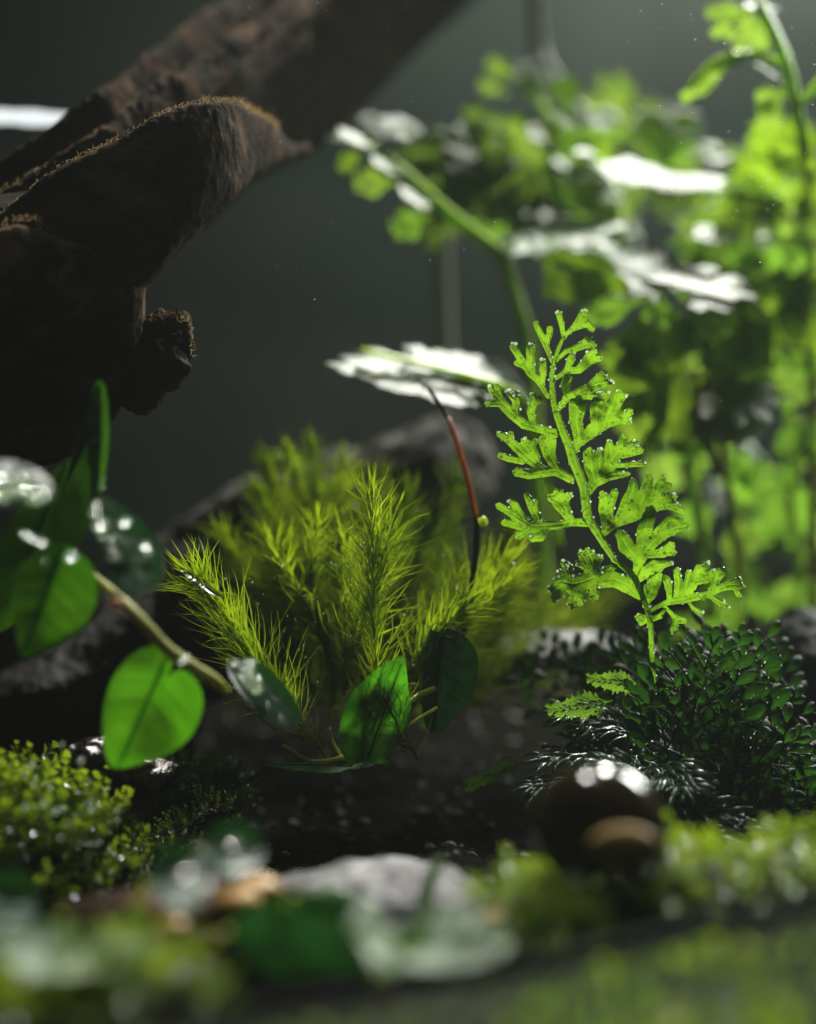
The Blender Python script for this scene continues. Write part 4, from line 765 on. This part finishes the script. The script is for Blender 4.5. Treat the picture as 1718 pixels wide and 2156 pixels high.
for _ in range(110):
    x = rd.uniform(1380, 1660); y = rd.uniform(1370, 1640); b.add(SPHL[0] * rd.choice([.006, .008, .012]) + P(x, y, 24.75), SPHL[1])
b.build('water_droplets', 'water', clump, kind='stuff')

mat_ = thing('wet_fern_mat', P(1290, 1650, 25.2), 'flattened wet blue green fern leaves gleaming silver left of the dark clump', 'fern')
LC = [('lacy', 1), ('lacy', 2)]
wl = [(1440, 1590, 25.4, 1190, 1500, 25.2, 1.0), (1450, 1620, 25.2, 1150, 1590, 24.9, 1.1), (1420, 1640, 24.9, 1120, 1640, 24.7, 1.0), (1400, 1600, 25.6, 1230, 1530, 25.9, 1.2), (1350, 1600, 25.0, 1440, 1660, 24.3, 1.2), (1420, 1700, 24.7, 1560, 1770, 24.2, 1.2), (1380, 1640, 25.0, 1480, 1740, 24.4, 1.2), (1420, 1580, 25.8, 1240, 1490, 26.2, 1.2), (1400, 1660, 24.7, 1270, 1610, 24.6, 1.0), (1440, 1680, 24.6, 1500, 1790, 24.1, 1.1)]
for k, (bx, by, bd, tx, ty, td, wd) in enumerate(wl):
    B, T = P(bx, by, bd), P(tx, ty, td)
    frond3d('frond', mat_, 'wet', B, T, glare((B + T) / 2, .5), 9, .30, .30, .26 * wd, 40 + k, .12, per=3, rough=.12)
leafobj('frond', LC[0], 'bgdeep', mat_, P(1290, 1475, 25.0), P(1150, 1500, 24.9), FACE, .9, label='small lacy green frond at the upper left of the mat')
leafobj('frond', LC[1], 'bgdeep', mat_, P(1120, 1600, 25.6), P(960, 1640, 25.8), np.array((0, -.6, .7)), .8, label='faint lacy frond trailing left into shadow')
leafobj('frond', LC[0], 'bgdeep', mat_, P(1350, 1440, 25.2), P(1230, 1430, 25.2), FACE, .9)
b = MB()
for _ in range(70):
    x = rd.uniform(1200, 1500); y = rd.uniform(1520, 1700); b.add(SPHL[0] * rd.choice([.006, .008, .014]) + P(x, y, 24.75), SPHL[1])
b.build('water_droplets', 'water', mat_, kind='stuff')
# wiry tendrils
b = MB()
for pts in ([(1320, 1460, 25, 1.6), (1345, 1480, 24.9, 1.6), (1352, 1520, 24.9, 1.6), (1375, 1555, 24.9, 1.6)], [(1400, 1480, 24.8, 1.8), (1412, 1530, 24.8, 1.8), (1420, 1580, 24.8, 1.8)], [(1460, 1640, 24.7, 1.6), (1500, 1680, 24.6, 1.6), (1510, 1720, 24.6, 1.6)]):
    b.add(*vt(pts, 20, 6))
b.build('tendril', 'dark', clump)

# ================================================================== moss cushions (leafy)
def sprig(r, nl=12, H=1.0, LL=.36, W=.10):
    V = []; F = []
    for k in range(nl):
        t = (k + 1) / nl; h = H * t * .9; q = k * 2.4 + r.uniform(-.3, .3); el = .35 + .8 * t
        rad = np.array([math.cos(q), math.sin(q), 0]); d0 = rad * math.cos(el) + np.array([0, 0, 1]) * math.sin(el); s = np.array([-math.sin(q), math.cos(q), 0])
        b0 = np.array([0, 0, h]); L = LL * (1 - .35 * t) * r.uniform(.8, 1.2); n = len(V)
        m1 = b0 + d0 * L * .45; m2 = b0 + d0 * L + np.array([0, 0, -.06])
        c = np.array([0, 0, .025])
        V += [b0, m1 - s * W + c, m1 - c, m1 + s * W + c, m2]; F += [(n, n + 2, n + 1), (n, n + 3, n + 2), (n + 1, n + 2, n + 4), (n + 2, n + 3, n + 4)]
    return np.array(V), F
SPR = [sprig(random.Random(i)) for i in range(6)]
def cushion(name, label, lst, mt, n, size, seed, soil='soil', cat='moss', nl=None):
    r = random.Random(seed); x, y, d = lst[0][:3]; t = thing(name, P(x, y + 40, d), label, cat, 'moss cushions on the ground'); b = MB(); g = MB()
    tot = sum(a[3] * a[4] for a in lst)
    for (x, y, d, rx, rz, ry) in lst:
        c = P(x, y, d); kx = d / (D0 * PX); rad = np.array([rx * kx, ry, rz * kx])
        g.add(*rockmesh(c, rad * .93, seed + x, .18, 1.2, 16, 24))
        for _ in range(int(n * rx * rz / tot)):
            v = unit([r.gauss(0, 1), r.gauss(-.2, 1), r.gauss(.35, .9)])
            if v[2] < -.5: continue
            p = c + v * rad * (1 + .1 * noise.noise(Vector(v * 4 + c))); nrm = unit(v / rad + np.array([0, 0, .7]) + .5 * np.array([r.gauss(0, 1), r.gauss(0, 1), 0])); a = unit(np.cross(nrm, (0.1, 1, .2))); e = np.cross(nrm, a); s = size * r.uniform(.6, 1.4)
            b.n and 0; S, F = SPR[r.randrange(6)]; b.add(p + s * (np.outer(S[:, 0], a) + np.outer(S[:, 1], e) + np.outer(S[:, 2], nrm)), F)
    g.build('soil_mound', soil, t); b.build('moss_leaves', mt, t, kind='stuff'); return t
lcush = cushion('moss_cushion', 'yellow green moss cushion with glinting tips at the left edge below the dark bark', [(-30, 1800, 23.5, 120, 120, .7), (100, 1830, 23.4, 90, 85, .6), (190, 1765, 23.8, 45, 45, .4), (10, 1680, 24.0, 40, 50, .4), (150, 1745, 23.9, 50, 38, .4), (60, 1740, 23.8, 50, 40, .4)], 'mossfront', 620, .36, 11)
cushion('moss_cushion', 'thin straggling moss running right from the bright cushion at the left', [(320, 1830, 24.2, 90, 40, .5), (270, 1850, 24.0, 70, 60, .5), (400, 1770, 24.6, 60, 36, .5), (440, 1720, 24.8, 60, 30, .4)], 'mossfront', 330, .15, 12)
cushion('moss_cushion', 'dark green moss tuft right of the wet bark tip', [(420, 1680, 25.8, 60, 50, .5), (380, 1640, 26, 40, 30, .4), (470, 1660, 26, 40, 40, .4)], 'mossdark', 360, .16, 13)
bank = cushion('moss_cushion', 'long blurred yellow green moss bank along the black rim at right', [(1180, 1970, 20.3, 120, 70, .5), (1080, 1960, 20.6, 50, 90, .3), (1300, 1950, 20.5, 120, 80, .5), (1430, 1900, 20.8, 100, 80, .5), (1560, 1900, 21, 110, 70, .5), (1690, 1880, 21, 110, 75, .5), (1390, 1850, 21.3, 30, 60, .3)], 'mossfront', 1500, .24, 14)
cushion('moss_cushion', 'very blurred yellow green moss under the pale leaf in the bottom left corner', [(200, 2110, 18.6, 160, 80, .5), (360, 2130, 18.4, 100, 60, .5), (40, 2180, 18.2, 120, 60, .5), (330, 2060, 18.7, 60, 60, .4)], 'mossfront', 500, .24, 15)

b = MB(); rq = random.Random(4)
for _ in range(60):
    x = rq.uniform(1060, 1718); b.add(SPH[0] * rq.uniform(.015, .05) + P(x, rq.uniform(1840, 1960) - (x - 1060) * .05, rq.uniform(19.9, 20.5)), SPH[1])
b.build('water_droplets', 'water', bank, kind='stuff')  # beads added to make blurred highlights on the moss bank
b = MB()
for _ in range(45):
    b.add(SPH[0] * rq.uniform(.012, .04) + P(rq.gauss(110, 70), rq.gauss(1740, 60), rq.uniform(22.6, 23.2)), SPH[1])
b.build('water_droplets', 'water', lcush, kind='stuff')  # beads added as white highlight spots on the left cushion
# single green shoots before the grey stone
for lab, pts in (('small green shoot standing against the right part of the grey stone', [(890, 1950, 20.6, 14), (895, 1900, 20.7, 15), (905, 1850, 20.8, 13), (925, 1815, 20.9, 12)]), ('green shoot with rounded tip at the right end of the grey stone', [(1090, 1920, 20.4, 14), (1080, 1870, 20.6, 14), (1068, 1830, 20.8, 15), (1062, 1812, 20.8, 12)])):
    o = build('green_shoot', *vt(pts, 16), 'bgleaf', None); meta(o, lab, 'shoot')

# ================================================================== rocks, bark, ground pieces
def rock(name, label, cat, lst, m_, amp=.25, f=.7, grp=None):
    b = MB()
    for i, (x, y, d, rx, rz, ry, rot) in enumerate(lst):
        k = d / (D0 * PX); b.add(*rockmesh(P(x, y, d), (rx * k, ry, rz * k), i * 3 + x, amp, f, 60, 90, rot))
    o = b.build(name, m_, None); return meta(o, label, cat, grp)
rock('stone', 'dim grey brown stone slope behind the feather moss on its left', 'stone', [(560, 1210, 30, 470, 190, 2.0, R(30)), (860, 1010, 31, 200, 120, 1.2, R(20))], 'rockbrown', .2, .5)
rock('stone', 'rounded near black stone at the right edge behind the dark fern', 'stone', [(1720, 1480, 28.5, 200, 200, 1.4, 0)], 'rockdark', .12, .5)
rock('stone', 'grey stone streak with a wet gleam under the lowest lobes of the bright frond', 'stone', [(1200, 1370, 28.5, 160, 36, .8, 0)], 'rock', .2, .9)
rock('stone', 'pale grey textured stone lying blurred in the foreground left of the moss bank', 'stone', [(840, 1960, 21.6, 290, 135, 1.1, R(-3))], 'rock', .16, .9)
def barkpiece(name, label, st, m_, n=120, seed=0):
    o = build(name, *loft(st, n, 48, (.07, .04), (.95, .1, .2), seed), m_, None); return meta(o, label, 'bark')
barkpiece('bark_piece', 'dark wet bark strip with glinting grains under the bright heart leaf', [(45, 1612, 60, 1625, 24.5, .05), (110, 1580, 130, 1640, 24.6, .25), (200, 1548, 200, 1660, 24.7, .3), (290, 1570, 290, 1680, 24.7, .3), (345, 1596, 345, 1675, 24.7, .25), (378, 1612, 376, 1640, 24.7, .06)], 'woodwet', seed=2)
barkpiece('bark_piece', 'blurred brown bark piece lying in front of the left moss cushion', [(110, 1910, 120, 1970, 21, .1), (220, 1885, 230, 1990, 21, .35), (330, 1870, 340, 1990, 21, .4), (440, 1860, 450, 1980, 21, .35), (540, 1870, 540, 1960, 21, .1)], 'wood', seed=4)
barkpiece('bark_piece', 'small reddish brown bark piece right of the orange scrap', [(370, 1975, 372, 2000, 20, .1), (430, 1958, 432, 2010, 20, .2), (500, 1940, 505, 1990, 20, .2), (580, 1925, 580, 1960, 20, .08)], 'woodwet', seed=7)
barkpiece('bark_piece', 'grey brown bark slope in deep shade at the left behind the vine', [(-80, 1450, -80, 1700, 28, .5), (60, 1380, 60, 1680, 28, .8), (200, 1300, 200, 1650, 28.4, .8), (330, 1230, 330, 1620, 28.8, .8), (430, 1200, 430, 1600, 29, .4)], 'rockdark', seed=8)
for lab, x, y, d, r in (('round orange scrap of leaf on the ground in the lower left', 362, 1955, 19.6, .10), ('amber yellow scrap beside the pale stone', 548, 1872, 20.2, .14), ('mustard scrap just left of the dark foreground leaf', 505, 1900, 20, .13), ('tiny tan crumb on the grey stone near the moss bank', 1040, 1932, 20.3, .08)):
    o = build('leaf_scrap', *rockmesh(P(x, y, d), (r * 1.3, r, r * .8), x, .2, 3, 16, 22), 'amber'); meta(o, lab, 'leaf scrap', 'orange scraps on the ground')

# ---- foreground leaves, far out of focus
def fleaf(label, pts, d0, gx, gy_, m_, mid, seed, cup=.1, drp=None):
    t = thing('foreground_leaf', P(*pts[0], d0), label, 'leaf', 'blurred leaves in the foreground')
    traced(t, pts, d0, gx, gy_, cup, mid, m_, name='blade', seed=seed, wob=.1)
    x, y = pts[0]; x2, y2 = np.mean(np.array(pts), 0)
    build('leaf_stalk', *vt([(x, y, d0, 7), (x + (x - x2) * .2, y + 30, d0 + .2, 7), (x + (x - x2) * .3, y + 80, d0 + .4, 7)], 10), 'olive', t)
    if drp: drops(t, drp)  # beads added to make the white glint on the leaf
fleaf('small round blue green leaf with a white glint, the right of two above the bark', [(420, 1790), (450, 1745), (500, 1735), (540, 1750), (552, 1790), (535, 1825), (490, 1840), (440, 1830)], 19.6, .1, -.36, 'wetleaf', ((420, 1790), (552, 1790)), 31, .2, [(495, 1780, 19.3, 0.044)])
fleaf('small round blue green leaf with a white glint, the left of two above the bark', [(310, 1860), (325, 1800), (370, 1775), (420, 1790), (445, 1835), (435, 1890), (390, 1915), (340, 1900)], 19.4, .1, -.36, 'wetleaf', ((310, 1860), (445, 1850)), 32, .2, [(395, 1835, 19.0, 0.055)])
fleaf('dark green leaf with a pale arching rim in the foreground centre', [(480, 1960), (520, 1910), (600, 1880), (680, 1870), (760, 1900), (800, 1960), (780, 2030), (700, 2060), (600, 2060), (520, 2030)], 18.9, .05, .15, 'wetleaf', ((480, 1980), (800, 1980)), 33, .2)
fleaf('white glaring curved leaf arching over the dark foreground leaf', [(620, 1880), (680, 1858), (740, 1872), (790, 1910), (840, 1980), (850, 2040), (800, 2050), (760, 1990), (710, 1930), (640, 1910)], 18.6, .05, -.36, 'bgglare', ((620, 1890), (840, 2030)), 34, .05)
fleaf('broad white glaring leaf beside the end of the moss bank', [(830, 1990), (870, 1930), (940, 1905), (1010, 1925), (1060, 1960), (1070, 2000), (1010, 2030), (920, 2040), (850, 2030)], 18.5, .05, -.36, 'bgglare', ((830, 2000), (1070, 1980)), 35, .05)
fleaf('pale glaring leaf crossing the bottom left corner', [(-20, 1990), (30, 1950), (120, 1945), (200, 1970), (280, 1975), (310, 2020), (280, 2060), (200, 2050), (100, 2060), (30, 2040)], 18.3, .05, -.36, 'bgglare', ((-20, 2000), (310, 2020)), 36, .05)
fleaf('bright green leaf under the pale one in the bottom left corner', [(60, 2060), (160, 2020), (280, 2010), (340, 2050), (320, 2120), (240, 2160), (140, 2150)], 18.4, .05, .1, 'bgleaf', ((60, 2060), (330, 2080)), 37)
fleaf('dim blue green leaf at the left edge beneath the moss cushion', [(-60, 1900), (-20, 1840), (40, 1830), (80, 1870), (70, 1930), (10, 1960), (-50, 1960)], 19.6, .05, -.36, 'wetleaf', ((-60, 1900), (80, 1900)), 38, .2)
fleaf('small grey green forked leaf above the pale corner leaf', [(240, 1950), (270, 1915), (300, 1930), (320, 1960), (335, 1990), (300, 2005), (270, 1985)], 18.9, .05, -.36, 'bgdeep', ((240, 1950), (335, 1990)), 39)

# ---- brown snail shell
snail = thing('snail_shell', P(1240, 1850, 21.2), 'dark brown rounded snail shell, very blurred, with white glint on top and amber lip', 'snail shell')
def shell(c, Rr):
    V = []; F = []; n, k = 150, 28; ax = unit(FWD + .25 * RT + .2 * UP); e1 = unit(np.cross(ax, UP)); e2 = np.cross(ax, e1)
    for i in range(n):
        t = i / (n - 1); th = t * 2.6 * 2 * math.pi; g = math.exp(1.9 * (t - 1)); rc_ = Rr * .44 * g; rt = Rr * .6 * g
        q0 = e1 * math.cos(th + 3.1) + e2 * math.sin(th + 3.1); cen = c + q0 * rc_ - ax * (1 - g) * Rr * .35
        for j in range(k):
            p = 2 * math.pi * j / k; V.append(cen + (q0 * math.cos(p) + ax * math.sin(p)) * rt * (1 + .012 * math.sin(th * 20)))
    for i in range(n - 1):
        for j in range(k): F.append((i * k + j, i * k + (j + 1) % k, (i + 1) * k + (j + 1) % k, (i + 1) * k + j))
    F.append(tuple(range(k))[::-1]); ring = [V[(n - 1) * k + j] for j in range(k)]
    return np.array(V), F, np.array(ring), ax
sc_c = P(1238, 1745, 20.4); Vs, Fs, ring, axs = shell(sc_c, .66)
build('whorl', Vs, Fs, 'shell', snail)
rc0 = ring.mean(0)
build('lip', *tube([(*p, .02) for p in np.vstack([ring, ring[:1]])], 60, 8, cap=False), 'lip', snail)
b = MB(); b.add(*rockmesh(P(1312, 1775, 19.85), (.27, .07, .15), 3, .1, 1, 20, 28)); b.build('foot', 'lip', snail, label='amber patch at the lower right of the shell')  # painted amber for the light gathered through the shell

# ================================================================== front rim of the tank, glass ledge
RD = [(2500, 1790, 20.0), (1718, 1900, 18.7), (1400, 1962, 18.1), (1000, 2048, 17.4), (600, 2110, 16.9), (0, 2190, 16.2), (-500, 2250, 15.7)]
rim = thing('tank_rim', P(1000, 2048, 17.4), 'black diagonal rim strip of the tank crossing the lower right', 'tank rim')
pts = spline([(*P(x, y, d), .1) for x, y, d in RD], 60); V = []; F = []
for p in pts:
    q = p[:3]
    for dx, dz in ((-.06, -.10), (-.06, .0), (-.04, .02), (.04, .02), (.06, .0), (.06, -.10)): V.append(q + np.array([0, dx * 1.1, dz]))
for i in range(59):
    for j in range(6): F.append((i * 6 + j, i * 6 + (j + 1) % 6, (i + 1) * 6 + (j + 1) % 6, (i + 1) * 6 + j))
build('seal', V, F, 'rim', rim, smooth=False)
def ledge_mat():
    m, nt, ns, lk = mat('wet_glass_ledge'); out = ns.new('ShaderNodeOutputMaterial'); tc = ns.new('ShaderNodeTexCoord')
    nz = ns.new('ShaderNodeTexNoise'); nz.inputs['Scale'].default_value = 150; nz.inputs['Detail'].default_value = 4; lk.new(tc.outputs['Object'], nz.inputs['Vector'])
    g = ns.new('ShaderNodeBsdfGlossy'); g.inputs['Roughness'].default_value = .04; t = ns.new('ShaderNodeBsdfTransparent'); t.inputs['Color'].default_value = (.62, .66, .6, 1)
    d = ns.new('ShaderNodeBsdfDiffuse'); d.inputs['Color'].default_value = (.16, .18, .14, 1)
    f = ns.new('ShaderNodeFresnel'); f.inputs['IOR'].default_value = 1.5
    m1 = ns.new('ShaderNodeMixShader'); m1.inputs[0].default_value = .10; lk.new(t.outputs[0], m1.inputs[1]); lk.new(d.outputs[0], m1.inputs[2])
    m2 = ns.new('ShaderNodeMixShader'); lk.new(f.outputs[0], m2.inputs[0]); lk.new(m1.outputs[0], m2.inputs[1]); lk.new(g.outputs[0], m2.inputs[2])
    b_ = ns.new('ShaderNodeBump'); b_.inputs['Strength'].default_value = .08; b_.inputs['Distance'].default_value = .001; lk.new(nz.outputs['Fac'], b_.inputs['Height']); lk.new(b_.outputs[0], g.inputs['Normal'])
    lk.new(m2.outputs[0], out.inputs[0]); return m
M['ledge'] = ledge_mat()
V = []; F = []
for i in range(0, 60, 3):
    q = pts[i][:3] - np.array([0, .11, .06])
    for t in (0, 1): V.append(q + np.array([0, -7.0 * t, -.10 * t]))
    for t in (1, 0): V.append(q + np.array([0, -7.0 * t, -.10 * t - .12]))
m_ = len(V) // 4
for i in range(m_ - 1):
    for j in range(4): F.append((i * 4 + j, (i + 1) * 4 + j, (i + 1) * 4 + (j + 1) % 4, i * 4 + (j + 1) % 4))
o = build('glass_ledge', V, F, 'ledge', None, smooth=False); meta(o, 'wet glossy glass ledge in front of the black rim, mirroring the moss', 'glass ledge')

# added under the glass ledge: soil, and moss standing in for the reflection
V = []; F = []
for i in range(0, 60, 2):
    q = pts[i][:3]
    for j in range(30):
        u = j / 29; p = q + np.array([0, .3 - 8 * u, -.55 - .25 * u]); p[2] += .15 * noise.noise(Vector((p[0] * 1.5, p[1] * 1.5, 2))); V.append(p)
F = [(i * 30 + j, (i + 1) * 30 + j, (i + 1) * 30 + j + 1, i * 30 + j + 1) for i in range(29) for j in range(29)]
build('ground_under_glass', V, F, 'soil', None, kind='structure')
under = MB(); ru = random.Random(9)
for c in range(54):
    i = ru.randrange(12, 50); q = pts[i][:3] + np.array([0, -ru.uniform(.1, 3.0), -.38]); rr = ru.uniform(.1, .3)
    for _ in range(34):
        a_ = ru.gauss(0, rr); b2 = ru.gauss(0, rr); S, Fq = SPR[ru.randrange(6)]; o2 = q + np.array([a_, b2, 0]); z_ = unit([ru.gauss(0, .4), ru.gauss(0, .4), 1]); x_ = unit(np.cross(z_, (0, 1, .1))); y_ = np.cross(z_, x_); s_ = ru.uniform(.18, .36)
        under.add(o2 + s_ * (np.outer(S[:, 0], x_) + np.outer(S[:, 1], y_) + np.outer(S[:, 2], z_)), Fq)
o = under.build('moss_under_glass', 'mossfront'); meta(o, 'dim blurred moss showing through the glass below the black rim', 'moss', kind='stuff')  # added moss stands in for the green mirrored in the glass

# ================================================================== back of the tank
o = build('lit_edge', *vt([(-400, 240, 29.5, 14), (-60, 245, 29.5, 13), (0, 246, 29.5, 17), (30, 247, 29.5, 14), (80, 249, 29.5, 16), (120, 250, 29.5, 14), (260, 252, 29.5, 15)], 60, 12, bumps=.3), 'led'); meta(o, 'bright white horizontal light strip at the left behind the driftwood', 'light strip')  # strip added for the bright streak, glowing by its own emission
for lab, pts_ in (('faint grey upright tube behind the arching fern stem', [(932, 300, 33, 17), (930, 500, 33, 17), (938, 760, 33, 17), (945, 1000, 33, 17)]), ('faint grey tube running down from the top edge of the picture', [(1120, -200, 34, 16), (1130, 60, 34, 16), (1150, 140, 34, 16), (1230, 260, 34, 16), (1300, 420, 34, 16)])):
    o = build('air_tube', *vt(pts_, 24, 12), 'tube'); meta(o, lab, 'tube')  # pale grey strips with a round section
b = MB()
for _ in range(80):
    x = rd.gauss(1600, 130); y = abs(rd.gauss(150, 260)); r = rd.choice([.003, .004, .006, .008]); b.add(SPHL[0] * (r * rd.uniform(.6, 1.8), r, r) + P(x, y, rd.uniform(24.2, 26.5)), SPHL[1])
for _ in range(45):
    b.add(SPHL[0] * rd.choice([.003, .004, .006]) + P(rd.uniform(500, 1718), rd.uniform(0, 700), rd.uniform(24, 27)), SPHL[1])
o = b.build('floating_dust', 'dust'); meta(o, 'fine pale specks of dust floating in the light at upper right', 'dust', kind='stuff')


# ================================================================== haze volume added for the pale veil at upper right
V = [(x, y, z) for x in (-46, 46) for y in (-3, 61) for z in (-26, 37)]
F = [(0, 1, 3, 2), (4, 6, 7, 5), (0, 4, 5, 1), (2, 3, 7, 6), (0, 2, 6, 4), (1, 5, 7, 3)]
m, nt, ns, lk = mat('damp_air'); out = ns.new('ShaderNodeOutputMaterial'); pv = ns.new('ShaderNodeVolumePrincipled')
pv.inputs['Color'].default_value = (.9, 1, .94, 1); pv.inputs['Density'].default_value = .048; pv.inputs['Anisotropy'].default_value = .55
lk.new(pv.outputs[0], out.inputs['Volume']); M['air'] = m
build('haze', V, F, 'air', kind='stuff', smooth=False)
